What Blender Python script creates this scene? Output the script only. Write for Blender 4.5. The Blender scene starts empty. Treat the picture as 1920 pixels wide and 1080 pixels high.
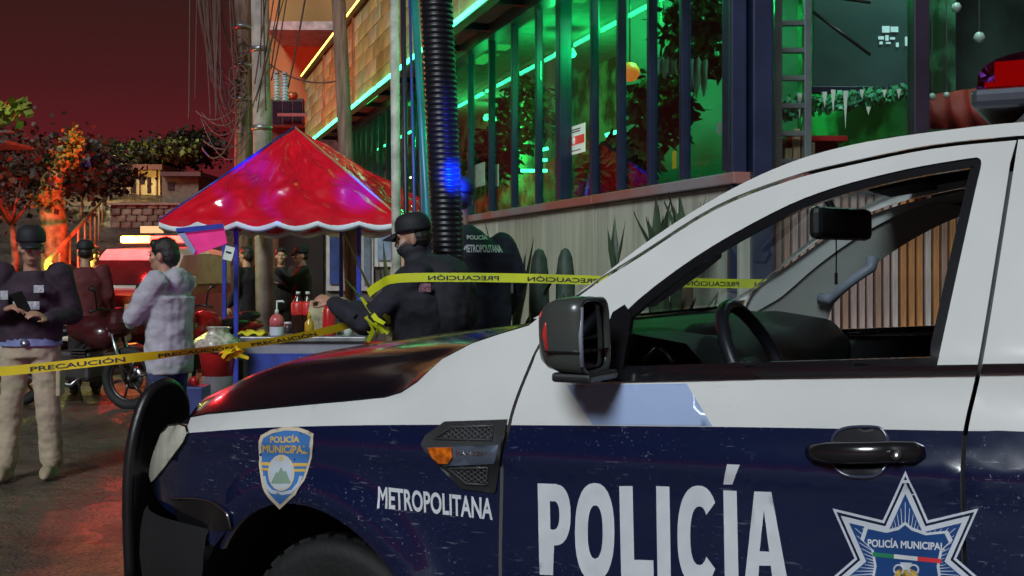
import bpy, bmesh, math, random
from mathutils import Vector, Matrix, Euler
from mathutils.geometry import delaunay_2d_cdt
R = math.radians
random.seed(7)
SC = bpy.context.scene
COL = SC.collection

# ---------------------------------------------------------------- camera
F = 2150.0; HC = 1.45; HROW = 500.0          # focal length in photo pixels, eye height, horizon row
cam_d = bpy.data.cameras.new('camera'); cam = bpy.data.objects.new('camera', cam_d); COL.objects.link(cam)
cam.location = (0, 0, HC); cam.rotation_euler = (R(90), 0, 0)
cam_d.sensor_width = 36; cam_d.lens = F / 1920 * 36; cam_d.shift_y = -(540 - HROW) / 1920
cam_d.clip_start = .05; cam_d.clip_end = 900
SC.camera = cam
# ---------------------------------------------------------------- night sky: faint Nishita sky plus the town's red-brown glow
SUN_EL, SUN_AZ = 34, 201                      # the bright street lighting comes from behind the camera, high up
wd = bpy.data.worlds.new('World'); SC.world = wd; wd.use_nodes = True
nt = wd.node_tree; nt.nodes.clear()
wo = nt.nodes.new('ShaderNodeOutputWorld')
sky = nt.nodes.new('ShaderNodeTexSky'); sky.sky_type = 'NISHITA'; sky.sun_disc = False
sky.sun_elevation = R(SUN_EL); sky.sun_rotation = R(SUN_AZ)
b1 = nt.nodes.new('ShaderNodeBackground'); b1.inputs[1].default_value = .0005
nt.links.new(sky.outputs[0], b1.inputs[0])
tc = nt.nodes.new('ShaderNodeTexCoord'); sx = nt.nodes.new('ShaderNodeSeparateXYZ'); nt.links.new(tc.outputs['Generated'], sx.inputs[0])
rp = nt.nodes.new('ShaderNodeValToRGB'); nt.links.new(sx.outputs[2], rp.inputs[0])
el = rp.color_ramp.elements
el[0].position = 0.0; el[0].color = (.19, .016, .020, 1)
el[1].position = 1.0; el[1].color = (.008, .005, .004, 1)
for _p, _c in ((.09, (.13, .010, .014)), (.15, (.075, .010, .011)), (.23, (.040, .012, .009)), (.45, (.014, .007, .006))):
    e = el.new(_p); e.color = (*_c, 1)
b2 = nt.nodes.new('ShaderNodeBackground'); b2.inputs[1].default_value = .8
nt.links.new(rp.outputs[0], b2.inputs[0])
ad = nt.nodes.new('ShaderNodeAddShader'); nt.links.new(b1.outputs[0], ad.inputs[0]); nt.links.new(b2.outputs[0], ad.inputs[1])
nt.links.new(ad.outputs[0], wo.inputs[0])
sd = bpy.data.lights.new('sun', 'SUN'); sd.energy = 2.35; sd.angle = R(18); sd.color = (.87, .95, 1)
so = bpy.data.objects.new('sun', sd); COL.objects.link(so)
_az, _el = R(SUN_AZ), R(SUN_EL)
so.rotation_euler = Vector((-math.sin(_az) * math.cos(_el), -math.cos(_az) * math.cos(_el), -math.sin(_el))).to_track_quat('-Z', 'Y').to_euler()
vs_ = SC.view_settings; vs_.view_transform = 'Standard'; vs_.look = 'None'; vs_.exposure = 0; vs_.gamma = 1; vs_.use_curve_mapping = False
SC.cycles.max_bounces = 8; SC.cycles.transparent_max_bounces = 16; SC.cycles.sample_clamp_indirect = 3
SC.cycles.use_denoising = True

# ---------------------------------------------------------------- helpers
def P(px, py, Z):
    """world point at depth Z behind a photo pixel"""
    return Vector(((px - 960) / F * Z, Z, HC - (py - HROW) / F * Z))

def M(name, col, rough=.6, metal=0, coat=0, var=.12, scale=6, bump=0, bscale=40, emit=None, es=0, spec=.5, col2=None, detail=4, thr=None, stretch=None, trans=0, sheen=0, bdetail=5):
    m = bpy.data.materials.new(name); m.use_nodes = True
    t = m.node_tree; b = t.nodes['Principled BSDF']
    b.inputs['Roughness'].default_value = rough; b.inputs['Metallic'].default_value = metal
    b.inputs['Coat Weight'].default_value = coat; b.inputs['Coat Roughness'].default_value = .06
    b.inputs['Specular IOR Level'].default_value = spec
    b.inputs['Transmission Weight'].default_value = trans
    b.inputs['Sheen Weight'].default_value = sheen
    c2 = col2 or tuple(max(0, min(1, c * (1 - var * 2))) for c in col)
    c1 = col if col2 else tuple(min(1, c * (1 + var)) for c in col)
    tcn = t.nodes.new('ShaderNodeTexCoord'); src = tcn.outputs['Object']
    if stretch:
        mp = t.nodes.new('ShaderNodeMapping'); mp.inputs['Scale'].default_value = stretch
        t.links.new(src, mp.inputs[0]); src = mp.outputs[0]
    n = t.nodes.new('ShaderNodeTexNoise'); n.inputs['Scale'].default_value = scale; n.inputs['Detail'].default_value = detail
    t.links.new(src, n.inputs['Vector'])
    r = t.nodes.new('ShaderNodeValToRGB'); t.links.new(n.outputs[0], r.inputs[0])
    lo, hi = thr or (.3, .7)
    r.color_ramp.elements[0].position = lo; r.color_ramp.elements[0].color = (*c2, 1)
    r.color_ramp.elements[1].position = hi; r.color_ramp.elements[1].color = (*c1, 1)
    t.links.new(r.outputs[0], b.inputs['Base Color'])
    if bump:
        n2 = t.nodes.new('ShaderNodeTexNoise'); n2.inputs['Scale'].default_value = bscale; n2.inputs['Detail'].default_value = bdetail
        t.links.new(src, n2.inputs['Vector'])
        bp = t.nodes.new('ShaderNodeBump'); bp.inputs['Strength'].default_value = bump; bp.inputs['Distance'].default_value = .02
        t.links.new(n2.outputs[0], bp.inputs['Height']); t.links.new(bp.outputs[0], b.inputs['Normal'])
    if emit:
        b.inputs['Emission Color'].default_value = (*emit, 1); b.inputs['Emission Strength'].default_value = es
    return m

def glass_mat(name, tint=(1, 1, 1), rough=.01, ior=1.5, boost=1.0, base=0.0):
    m = bpy.data.materials.new(name); m.use_nodes = True; t = m.node_tree; t.nodes.clear()
    o = t.nodes.new('ShaderNodeOutputMaterial'); tr = t.nodes.new('ShaderNodeBsdfTransparent'); tr.inputs[0].default_value = (*tint, 1)
    g = t.nodes.new('ShaderNodeBsdfGlossy'); g.inputs['Roughness'].default_value = rough
    ge = t.nodes.new('ShaderNodeNewGeometry'); dt = t.nodes.new('ShaderNodeVectorMath'); dt.operation = 'DOT_PRODUCT'; t.links.new(ge.outputs['Normal'], dt.inputs[0]); t.links.new(ge.outputs['Incoming'], dt.inputs[1])
    ab = t.nodes.new('ShaderNodeMath'); ab.operation = 'ABSOLUTE'; t.links.new(dt.outputs['Value'], ab.inputs[0])      # Schlick, the same from both sides of the sheet
    on = t.nodes.new('ShaderNodeMath'); on.operation = 'SUBTRACT'; on.inputs[0].default_value = 1; t.links.new(ab.outputs[0], on.inputs[1])
    pw = t.nodes.new('ShaderNodeMath'); pw.operation = 'POWER'; pw.inputs[1].default_value = 5; t.links.new(on.outputs[0], pw.inputs[0])
    f0 = ((ior - 1) / (ior + 1)) ** 2
    fr = t.nodes.new('ShaderNodeMath'); fr.operation = 'MULTIPLY_ADD'; fr.inputs[1].default_value = 1 - f0; fr.inputs[2].default_value = f0; t.links.new(pw.outputs[0], fr.inputs[0])
    mu = t.nodes.new('ShaderNodeMath'); mu.operation = 'MULTIPLY_ADD'; mu.inputs[1].default_value = boost; mu.inputs[2].default_value = base; mu.use_clamp = True
    t.links.new(fr.outputs[0], mu.inputs[0])
    mx = t.nodes.new('ShaderNodeMixShader'); t.links.new(mu.outputs[0], mx.inputs[0]); t.links.new(tr.outputs[0], mx.inputs[1]); t.links.new(g.outputs[0], mx.inputs[2])
    t.links.new(mx.outputs[0], o.inputs[0])
    return m

def emat(name, col, es):
    return M(name, tuple(min(1, c * .8 + .02) for c in col), rough=.4, var=0, emit=col, es=es)

class MB:
    """collects geometry for one mesh"""
    def __init__(s): s.v = []; s.f = []; s.m = []; s.sm = []
    def add(s, vs, fs, mi=0, smooth=False):
        o = len(s.v); s.v += [tuple(a) for a in vs]
        for f in fs: s.f.append(tuple(i + o for i in f)); s.m.append(mi); s.sm.append(smooth)
    def box(s, c, d, rz=0, mi=0, rot=None, bev=0):
        hx, hy, hz = d[0] / 2, d[1] / 2, d[2] / 2
        mtx = rot if rot is not None else Matrix.Rotation(rz, 3, 'Z')
        c = Vector(c)
        if not bev:
            pts = [Vector((x, y, z)) for z in (-hz, hz) for y in (-hy, hy) for x in (-hx, hx)]
            s.add([c + mtx @ p for p in pts], [(0, 2, 3, 1), (4, 5, 7, 6), (0, 1, 5, 4), (2, 6, 7, 3), (0, 4, 6, 2), (1, 3, 7, 5)], mi)
            return s
        bm = bmesh.new(); bmesh.ops.create_cube(bm, size=1)
        for v in bm.verts: v.co = Vector((v.co.x * 2 * hx, v.co.y * 2 * hy, v.co.z * 2 * hz))
        bmesh.ops.bevel(bm, geom=bm.edges[:], offset=bev, segments=2, affect='EDGES', profile=.5)
        bm.verts.index_update()
        s.add([c + mtx @ v.co for v in bm.verts], [[v.index for v in f.verts] for f in bm.faces], mi, False); bm.free()
        return s
    def tube(s, pts, r, n=8, mi=0, cap=True, smooth=True, flat=1.0, up=(0, 0, 1)):
        pts = [Vector(p) for p in pts]; k = len(pts); rr = r if isinstance(r, (list, tuple)) else [r] * k
        vs, fs = [], []
        prev = None
        for i, p in enumerate(pts):
            d = (pts[min(i + 1, k - 1)] - pts[max(i - 1, 0)])
            d = d.normalized() if d.length > 1e-9 else Vector((0, 0, 1))
            if prev is None:
                a = Vector(up) if abs(d.dot(Vector(up))) < .95 else Vector((1, 0, 0))
                x = d.cross(a).normalized()
            else:
                x = (prev - d * prev.dot(d)); x = x.normalized() if x.length > 1e-6 else d.orthogonal().normalized()
            prev = x; y = d.cross(x)
            for j in range(n):
                a = 2 * math.pi * j / n
                vs.append(p + x * (math.cos(a) * rr[i]) + y * (math.sin(a) * rr[i] * flat))
        for i in range(k - 1):
            for j in range(n):
                fs.append((i * n + j, i * n + (j + 1) % n, (i + 1) * n + (j + 1) % n, (i + 1) * n + j))
        if cap: fs += [tuple(range(n - 1, -1, -1)), tuple(range((k - 1) * n, k * n))]
        s.add(vs, fs, mi, smooth)
        return s
    def lathe(s, prof, c=(0, 0, 0), n=16, axis=(0, 0, 1), mi=0, smooth=True, cap=True, sx=1, sy=1):
        ax = Vector(axis).normalized(); x = ax.orthogonal().normalized(); y = ax.cross(x); c = Vector(c)
        if abs(ax.z) > .99: x = Vector((1, 0, 0)); y = ax.cross(x)
        vs, fs = [], []
        for r, h in prof:
            for j in range(n):
                a = 2 * math.pi * j / n; vs.append(c + ax * h + x * (math.cos(a) * r * sx) + y * (math.sin(a) * r * sy))
        k = len(prof)
        for i in range(k - 1):
            for j in range(n):
                fs.append((i * n + j, i * n + (j + 1) % n, (i + 1) * n + (j + 1) % n, (i + 1) * n + j))
        if cap: fs += [tuple(range(n - 1, -1, -1)), tuple(range((k - 1) * n, k * n))]
        s.add(vs, fs, mi, smooth)
        return s
    def sheet(s, grid, mi=0, smooth=True, closed=False):
        """grid: rows of points"""
        h, w = len(grid), len(grid[0]); vs = [p for row in grid for p in row]; fs = []
        for i in range(h - 1):
            for j in range(w if closed else w - 1):
                a, b = i * w + j, i * w + (j + 1) % w
                fs.append((a, b, b + w, a + w))
        s.add(vs, fs, mi, smooth)
        return s
    def prism(s, poly, vec, mi=0):
        """extrude a planar polygon of 3d points along vec"""
        k = len(poly); vec = Vector(vec); poly = [Vector(p) for p in poly]
        vs = poly + [p + vec for p in poly]
        fs = [tuple(range(k - 1, -1, -1)), tuple(range(k, 2 * k))] + [(i, (i + 1) % k, k + (i + 1) % k, k + i) for i in range(k)]
        s.add(vs, fs, mi)
        return s
    def mesh(s, name, mats):
        me = bpy.data.meshes.new(name); me.from_pydata(s.v, [], s.f)
        for m in (mats if isinstance(mats, (list, tuple)) else [mats]): me.materials.append(m)
        me.polygons.foreach_set('material_index', s.m); me.polygons.foreach_set('use_smooth', s.sm)
        me.update()
        return me

def link(name, me, parent=None, loc=None, local=False):
    o = bpy.data.objects.new(name, me); COL.objects.link(o)
    if parent is not None:
        o.parent = parent
        if loc is not None: o.location = loc
        elif not local:
            q = parent; off = Vector((0, 0, 0))
            while q is not None: off += q.location; q = q.parent
            o.location = -off
    elif loc is not None: o.location = loc
    return o
def obj(name, mb, mats, parent=None, local=False, loc=None, fixn=True):
    me = mb.mesh(name, mats)
    if fixn:
        bm = bmesh.new(); bm.from_mesh(me); bmesh.ops.recalc_face_normals(bm, faces=bm.faces); bm.to_mesh(me); bm.free()
    return link(name, me, parent, loc, local)
def tag(o, label=None, cat=None, group=None, kind=None):
    if label: o['label'] = label
    if cat: o['category'] = cat
    if group: o['group'] = group
    if kind: o['kind'] = kind
    return o
def thing(name, label, cat, loc=(0, 0, 0), rz=0, group=None):
    o = bpy.data.objects.new(name, None); COL.objects.link(o); o.location = loc; o.rotation_euler = (0, 0, rz); o.empty_display_size = .1
    return tag(o, label, cat, group)
def struct(name, mb, mats, fixn=True):
    return tag(obj(name, mb, mats, fixn=fixn), kind='structure')
def lamp(name, loc, col, power, parent=None, size=.05, kind='POINT'):
    d = bpy.data.lights.new(name, kind); d.color = col; d.energy = power
    if kind == 'POINT': d.shadow_soft_size = size
    o = bpy.data.objects.new(name, d); COL.objects.link(o)
    if parent is not None: o.parent = parent
    o.location = loc
    return o

def inpoly(p, poly):
    x, y = p; c = False; j = len(poly) - 1
    for i in range(len(poly)):
        xi, yi = poly[i]; xj, yj = poly[j]
        if (yi > y) != (yj > y) and x < (xj - xi) * (y - yi) / (yj - yi) + xi: c = not c
        j = i
    return c
def densify(poly, step, closed=True):
    out = []; k = len(poly)
    for i in range(k if closed else k - 1):
        a, b = poly[i], poly[(i + 1) % k]; d = math.hypot(b[0] - a[0], b[1] - a[1]); n = max(1, int(d / step))
        for t in range(n): out.append((a[0] + (b[0] - a[0]) * t / n, a[1] + (b[1] - a[1]) * t / n))
    if not closed: out.append(tuple(poly[-1]))
    return out
def smooth_line(pts, n=6):
    """Catmull-Rom through the points"""
    out = []; k = len(pts)
    for i in range(k - 1):
        p0, p1, p2, p3 = pts[max(i - 1, 0)], pts[i], pts[i + 1], pts[min(i + 2, k - 1)]
        for t in range(n):
            t /= n
            out.append(tuple(.5 * (2 * p1[c] + (p2[c] - p0[c]) * t + (2 * p0[c] - 5 * p1[c] + 4 * p2[c] - p3[c]) * t * t + (3 * p1[c] - p0[c] - 3 * p2[c] + p3[c]) * t ** 3) for c in range(len(p1))))
    out.append(tuple(pts[-1]))
    return out
def cdt(outer, holes=(), lines=(), step=.04):
    """triangulate a 2d polygon with holes, constraint lines and an even grid inside"""
    vs, es = [], []
    def ring(pl, closed=True):
        o = len(vs); k = len(pl)
        vs.extend(Vector(p) for p in pl); es.extend((o + i, o + (i + 1) % k) for i in range(k if closed else k - 1))
    outer = densify(outer, step); ring(outer)
    hs = [densify(h, step) for h in holes]
    for h in hs: ring(h)
    for l in lines: ring(densify(l, step, False), False)
    x0, x1 = min(p[0] for p in outer), max(p[0] for p in outer); y0, y1 = min(p[1] for p in outer), max(p[1] for p in outer)
    bnd = [p for pl in [outer] + hs for p in pl]
    nx, ny = int((x1 - x0) / step) + 1, int((y1 - y0) / step) + 1
    for i in range(nx):
        for j in range(ny):
            p = (x0 + (i + .5) * step, y0 + (j + .5 + .25 * (i % 2)) * step)
            if inpoly(p, outer) and not any(inpoly(p, h) for h in hs) and min((p[0] - b[0]) ** 2 + (p[1] - b[1]) ** 2 for b in bnd) > (step * .4) ** 2:
                vs.append(Vector(p))
    r = delaunay_2d_cdt(vs, es, [], 0, 1e-6)
    ov = [(v.x, v.y) for v in r[0]]; tris = []
    for f in r[2]:
        c = (sum(ov[i][0] for i in f) / len(f), sum(ov[i][1] for i in f) / len(f))
        if inpoly(c, outer) and not any(inpoly(c, h) for h in hs): tris.append(tuple(f))
    return ov, tris
_tc = {}
def text2d(txt, bold=0.0, mode='bbox'):
    """2d triangles of a line of text normalised to its bounding box"""
    key = (txt, bold)
    if key in _tc: return _tc[key]
    c = bpy.data.curves.new('t', 'FONT'); c.body = txt; c.size = 1; c.offset = bold; c.resolution_u = 4
    o = bpy.data.objects.new('t', c); COL.objects.link(o)
    dg = bpy.context.evaluated_depsgraph_get(); me = bpy.data.meshes.new_from_object(o.evaluated_get(dg))
    vs = [(v.co.x, v.co.y) for v in me.vertices]; fs = [tuple(p.vertices) for p in me.polygons]
    bpy.data.objects.remove(o); bpy.data.curves.remove(c); bpy.data.meshes.remove(me)
    if bold and 'M' in txt:                                        # the emboldened M crosses itself at its notches: straighten and refill it
        from mathutils.geometry import tessellate_polygon
        par = list(range(len(vs)))
        def fd(i):
            while par[i] != i: i = par[i]
            return i
        for f in fs:
            for i in f[1:]: par[fd(i)] = fd(f[0])
        isl = {}
        for i in range(len(vs)): isl.setdefault(fd(i), []).append(i)
        for ids in isl.values():
            ff = [f for f in fs if f[0] in ids]
            if len(ids) == 15 and len(ff) == 17:
                q = [list(vs[i]) for i in ids]; q[2][0] = q[1][0] - .002; q[5][0] = q[6][0] + .002
                for i, p in zip(ids, q): vs[i] = tuple(p)
                fs = [f for f in fs if f[0] not in ids] + [tuple(ids[k] for k in t) for t in tessellate_polygon([[Vector((p[0], p[1], 0)) for p in q]])]
    x0, x1 = min(v[0] for v in vs), max(v[0] for v in vs); y0, y1 = min(v[1] for v in vs), max(v[1] for v in vs)
    _tc[key] = ([((v[0] - x0) / (x1 - x0), (v[1] - y0) / (y1 - y0)) for v in vs], fs, (x1 - x0) / (y1 - y0))
    return _tc[key]
def refine(vs, fs, maxlen):
    bm = bmesh.new(); bv = [bm.verts.new((v[0], v[1], 0)) for v in vs]
    for f in fs:
        try: bm.faces.new([bv[i] for i in f])
        except ValueError: pass
    bmesh.ops.triangulate(bm, faces=bm.faces[:])
    for _ in range(5):
        le = [e for e in bm.edges if e.calc_length() > maxlen]
        if not le: break
        bmesh.ops.subdivide_edges(bm, edges=le, cuts=1); bmesh.ops.triangulate(bm, faces=[f for f in bm.faces if len(f.verts) > 3])
    bm.verts.index_update()
    r = [(v.co.x, v.co.y) for v in bm.verts], [tuple(v.index for v in f.verts) for f in bm.faces]
    bm.free(); return r
def lerp(a, b, t): return a + (b - a) * t
def interp(tab, x):
    """piecewise linear table of (x, y), x ascending"""
    if x <= tab[0][0]: return tab[0][1]
    for (x0, y0), (x1, y1) in zip(tab, tab[1:]):
        if x <= x1: return lerp(y0, y1, (x - x0) / (x1 - x0))
    return tab[-1][1]
# ================================================================ street frame: s along the street (away), p across it (to the right)
SA = R(17.2); ES = Vector((-math.sin(SA), math.cos(SA), 0)); NF = Vector((math.cos(SA), math.sin(SA), 0))
def S(s, p, z=0): return ES * s + NF * p + Vector((0, 0, z))
def spx(px, p):
    """distance along the street of the photo column px on the plane at p"""
    r = Vector(((px - 960) / F, 1, 0)); return ES.dot(r * (p / NF.dot(r)))
def zg(s):
    """the street is level here and climbs the hill beyond"""
    t = s - 19
    return 0 if t <= 0 else .2 * min(t, 25) - .6 * (1 - math.exp(-t / 3)) + (.6 * (1 - math.exp(-(t - 25) / 3)) if t > 25 else 0)
def on_ground(x, y): return zg(ES.dot(Vector((x, y, 0))))

def ground_material():
    m = M('wet_cobbled_street', (.12, .10, .085), rough=.55, var=.3, scale=.9, bump=0)
    t = m.node_tree; b = t.nodes['Principled BSDF']; tcn = t.nodes['Texture Coordinate'].outputs['Object']
    base = b.inputs['Base Color'].links[0].from_socket
    vo = t.nodes.new('ShaderNodeTexVoronoi'); vo.inputs['Scale'].default_value = 9; t.links.new(tcn, vo.inputs['Vector'])
    n = t.nodes.new('ShaderNodeTexNoise'); n.inputs['Scale'].default_value = 45; n.inputs['Detail'].default_value = 6; t.links.new(tcn, n.inputs['Vector'])
    mx = t.nodes.new('ShaderNodeMixRGB'); mx.blend_type = 'MULTIPLY'; mx.inputs[0].default_value = .8
    r = t.nodes.new('ShaderNodeValToRGB'); r.color_ramp.elements[0].position = .35; r.color_ramp.elements[0].color = (.35, .33, .31, 1); r.color_ramp.elements[1].position = .68; r.color_ramp.elements[1].color = (2.2, 1.8, 1.45, 1)
    t.links.new(n.outputs[0], r.inputs[0]); t.links.new(base, mx.inputs[1]); t.links.new(r.outputs[0], mx.inputs[2]); t.links.new(mx.outputs[0], b.inputs['Base Color'])
    h = t.nodes.new('ShaderNodeMath'); h.operation = 'MULTIPLY_ADD'; h.inputs[1].default_value = -.8; t.links.new(vo.outputs['Distance'], h.inputs[0]); t.links.new(n.outputs[0], h.inputs[2])
    bp = t.nodes.new('ShaderNodeBump'); bp.inputs['Strength'].default_value = 1; bp.inputs['Distance'].default_value = .05; t.links.new(h.outputs[0], bp.inputs['Height']); t.links.new(bp.outputs[0], b.inputs['Normal'])
    n2 = t.nodes.new('ShaderNodeTexNoise'); n2.inputs['Scale'].default_value = 1.3; n2.inputs['Detail'].default_value = 4; t.links.new(tcn, n2.inputs['Vector'])
    mr = t.nodes.new('ShaderNodeMapRange'); mr.inputs['From Min'].default_value = .4; mr.inputs['From Max'].default_value = .62; mr.inputs['To Min'].default_value = .2; mr.inputs['To Max'].default_value = .6; t.links.new(n2.outputs[0], mr.inputs[0]); t.links.new(mr.outputs[0], b.inputs['Roughness'])
    return m
ss = [-40, -20, -8, 0, 5, 10, 15, 18] + [19 + k * 1.0 for k in range(0, 20)] + [40, 46, 55, 65, 80, 110, 160, 240, 400]
struct('ground', MB().sheet([[S(s, p, zg(s)) for p in (-120, -60, -30, -16, -9, -6, -3, 0, 1.5, 3, 5, 8, 12, 30, 80)] for s in ss]), ground_material())
# raised pavement along the restaurant
CONC = M('pavement_concrete', (.20, .19, .18), rough=.7, var=.25, scale=3, bump=.3, bscale=30)
walk = MB(); walk.prism([S(5.0, 2.05, .004), S(30, 2.05, .004), S(30, 6.0, .004), S(5.0, 6.0, .004)], (0, 0, .13)); struct('pavement', walk, CONC)
kerb = MB()
for k in range(16): 
    a = 5.0 + k * 1.5; kerb.box(S(a + .745, 1.965, .075), (1.48, .16, .15), rz=SA + math.pi / 2, bev=.015)
struct('kerb', kerb, M('kerb_stone', (.24, .23, .21), rough=.7, var=.3, bump=.3))
# ---- hillside on both sides of the climbing street
hill = MB(); grid = []
random.seed(3)
for s in [24 + k * 4 for k in range(14)]:
    grid.append([S(s, p, zg(s) + max(0, (-p - 13)) * .22 + random.uniform(-.2, .2) - .06) for p in (-60, -40, -28, -20, -15, -12.5)])
hill.sheet(grid); struct('hillside', hill, M('dark_hillside', (.035, .028, .02), rough=.9, var=.5, scale=.6, bump=.5, bscale=4))
# ================================================================ restaurant on the right
FP = 3.475; SILL, HEAD = 2.0, 3.95; NEO_P, NEO_Z, TOP_Z = 2.812, 3.84, 5.2
FAC_ANG = SA + math.pi / 2
rest = thing('restaurant', 'restaurant with tall glazed front over a pale concrete wall and green neon eaves', 'building', S(9, FP + 1))
CONCW = M('board_marked_concrete', (.56, .55, .45), rough=.75, var=.2, scale=2.2, stretch=(5, 5, .35), bump=.25, bscale=9, col2=(.34, .35, .28))
FRAME = M('blue_black_frame', (.018, .026, .06), rough=.32, metal=.2, var=.1)
SILLM = M('rose_grey_metal_sill', (.30, .27, .29), rough=.35, col2=(.36, .12, .09), scale=.8, thr=(.42, .58))
PANE = glass_mat('shop_glass', tint=(.9, .95, .92), ior=1.5, boost=.85, base=0)
s_c = spx(1388, FP)
seams = [s_c, spx(1270, FP), spx(1118, FP), spx(1010, FP), spx(930, FP), spx(870, FP), 15.6, 18, 20.5, 23]
for a, b_ in zip(seams, seams[1:]):
    w = MB(); w.box(S((a + b_) / 2, FP + .08, SILL / 2 - .018), (b_ - a - .008, .16, SILL - .036), rz=FAC_ANG, bev=.004); obj('wall_panel', w, CONCW, rest)
for a, b_ in zip(seams[:-3:2], seams[2::2]):
    w = MB(); w.box(S((a + b_) / 2, FP + .055, SILL + .005), (b_ - a - .006, .2, .075), rz=FAC_ANG, bev=.008); obj('sill', w, SILLM, rest)
mul_px = [1364, 1272, 1211, 1154, 1104, 1047, 1001, 956, 914, 875, 843, 815, 790, 770, 752, 737, 722, 708, 696, 685, 675, 666, 658, 651]
mul_s = [spx(p, FP) for p in mul_px]
mm = MB(); mm.box((0, 0, 0), (.05, .07, HEAD - SILL - .06), bev=.006); mme = mm.mesh('mullion', FRAME)
mt = MB(); mt.box((0, 0, 0), (.12, .12, HEAD - SILL - .06), bev=.008); mte = mt.mesh('mullion', FRAME)
for i, s in enumerate(mul_s):
    o = link('mullion', mte if i in (0, 5) else mme, rest); o.location = S(s, FP + .05, (HEAD + SILL) / 2 + .03) - rest.location; o.rotation_euler = (0, 0, FAC_ANG)
for a, b_ in zip(mul_s, mul_s[1:]):
    w = MB(); w.box(S((a + b_) / 2, FP + .06, (HEAD + SILL) / 2 + .03), (b_ - a - .072, .008, HEAD - SILL - .07), rz=FAC_ANG); obj('pane', w, PANE, rest)
w = MB(); w.box(S((mul_s[0] + 23) / 2, FP + .05, HEAD + .06), (23 - mul_s[0], .18, .14), rz=FAC_ANG); obj('head_beam', w, FRAME, rest)
w = MB(); w.box(S(14.6, (NEO_P + FP) / 2 + .14, HEAD + .16), (17.2, FP - NEO_P - .08, .05), rz=FAC_ANG); obj('soffit', w, M('soffit_board', (.16, .17, .13), rough=.6, var=.2, scale=3), rest)
# ribs under the soffit
for k in range(14):
    s = 7.0 + k * 1.25; w = MB(); w.box(S(s, (NEO_P + FP) / 2 + .1, HEAD + .10), (.07, FP - NEO_P - .2, .07), rz=FAC_ANG); obj('soffit_rib', w, FRAME, rest)
# fascia backing, tiles and battens
w = MB(); w.box(S(14.8, NEO_P + .12, (NEO_Z + TOP_Z) / 2 + .03), (16.8, .12, TOP_Z - NEO_Z - .02), rz=FAC_ANG); fas = obj('fascia', w, M('fascia_backing', (.12, .09, .05), rough=.8), rest)
tile_m = [M('stone_tile_%s' % c, col, rough=.7, var=.25, scale=2, bump=.3, bscale=25) for c, col in (('ochre', (.50, .42, .15)), ('sand', (.54, .48, .24)), ('umber', (.40, .30, .10)), ('olive', (.44, .42, .20)))]
tms = []
for m in tile_m:
    t = MB(); t.box((0, 0, 0), (.592, .03, .215), bev=.006); tms.append(t.mesh('tile', m))
random.seed(11)
for c in range(28):
    for r in range(6):
        s = 6.7 + .3 + c * .6 + (.3 if r % 2 else 0); z = NEO_Z + .125 + r * .222
        if s > 23.1: continue
        o = link('tile', random.choice(tms), fas); o.location = S(s, NEO_P + .045 - random.uniform(0, .012), z) - rest.location; o.location -= fas.location; o.rotation_euler = (0, 0, FAC_ANG)
for s in (8.9, 13.6, 17.2, 20.4):
    w = MB(); w.box(S(s, NEO_P + .02, (NEO_Z + TOP_Z) / 2 + .02), (.11, .05, TOP_Z - NEO_Z - .04), rz=FAC_ANG, bev=.006); obj('batten', w, M('rust_batten', (.36, .14, .05), rough=.6, var=.3, scale=4), rest)
w = MB(); w.box(S(14.8, NEO_P + .10, TOP_Z + .06), (16.9, .30, .06), rz=FAC_ANG, bev=.01); obj('coping', w, M('coping_metal', (.2, .16, .08), rough=.4, metal=.5), rest)
GN = emat('green_neon', (.04, 1, .40), 8); YN = emat('yellow_neon', (1, .55, .07), 9)
for name, p, z, mt_, segs in (('green_neon_tube', NEO_P - .03, NEO_Z - .005, GN, ((6.7, 9.0), (9.15, 12.0), (12.15, 15.0), (15.2, 18.2), (18.4, 21.0), (21.1, 23.2))), ('yellow_neon_tube', NEO_P - .04, TOP_Z + .075, YN, ((6.7, 10.4), (10.5, 14.6), (14.7, 18.6), (18.7, 23.2)))):
    for a, b_ in segs:
        w = MB(); w.tube([S(a, p, z), S(b_, p, z)], .022, 8); obj(name, w, mt_, rest)
for a, b_ in ((7.1, 8.1), (8.4, 9.3), (9.7, 10.6), (13, 14.2), (17, 18.5)):
    w = MB(); w.box(S((a + b_) / 2, NEO_P + .32, HEAD + .115), (b_ - a, .16, .03), rz=FAC_ANG); obj('soffit_light', w, emat('green_panel_light', (.03, .8, .12), 1.6), rest)
# roof slab, back and end walls of the room, floor
DG = M('green_glow_wall', (.14, .46, .26), rough=.8, col2=(.01, .04, .02), scale=2.4, thr=(.44, .60), detail=7)  # uneven green light painted into the wall as bright and dark patches
w = MB(); w.box(S(14.6, 6.4, HEAD + .30), (17.4, 6.2, .2), rz=FAC_ANG); obj('roof_slab', w, M('roof_slab', (.2, .22, .19), rough=.9), rest)
w = MB(); w.box(S(15.2, 5.7, 2.1), (15.8, .15, 4.1), rz=FAC_ANG); w.box(S(23.2, 4.7, 2.1), (.15, 2.1, 4.1), rz=FAC_ANG); obj('inner_wall', w, DG, rest)
w = MB(); w.box(S(14.8, 6.1, .85), (16.8, 5.0, .12), rz=FAC_ANG); obj('inner_floor', w, M('dark_timber_floor', (.06, .045, .03), rough=.5, var=.3, scale=2), rest)

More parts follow.
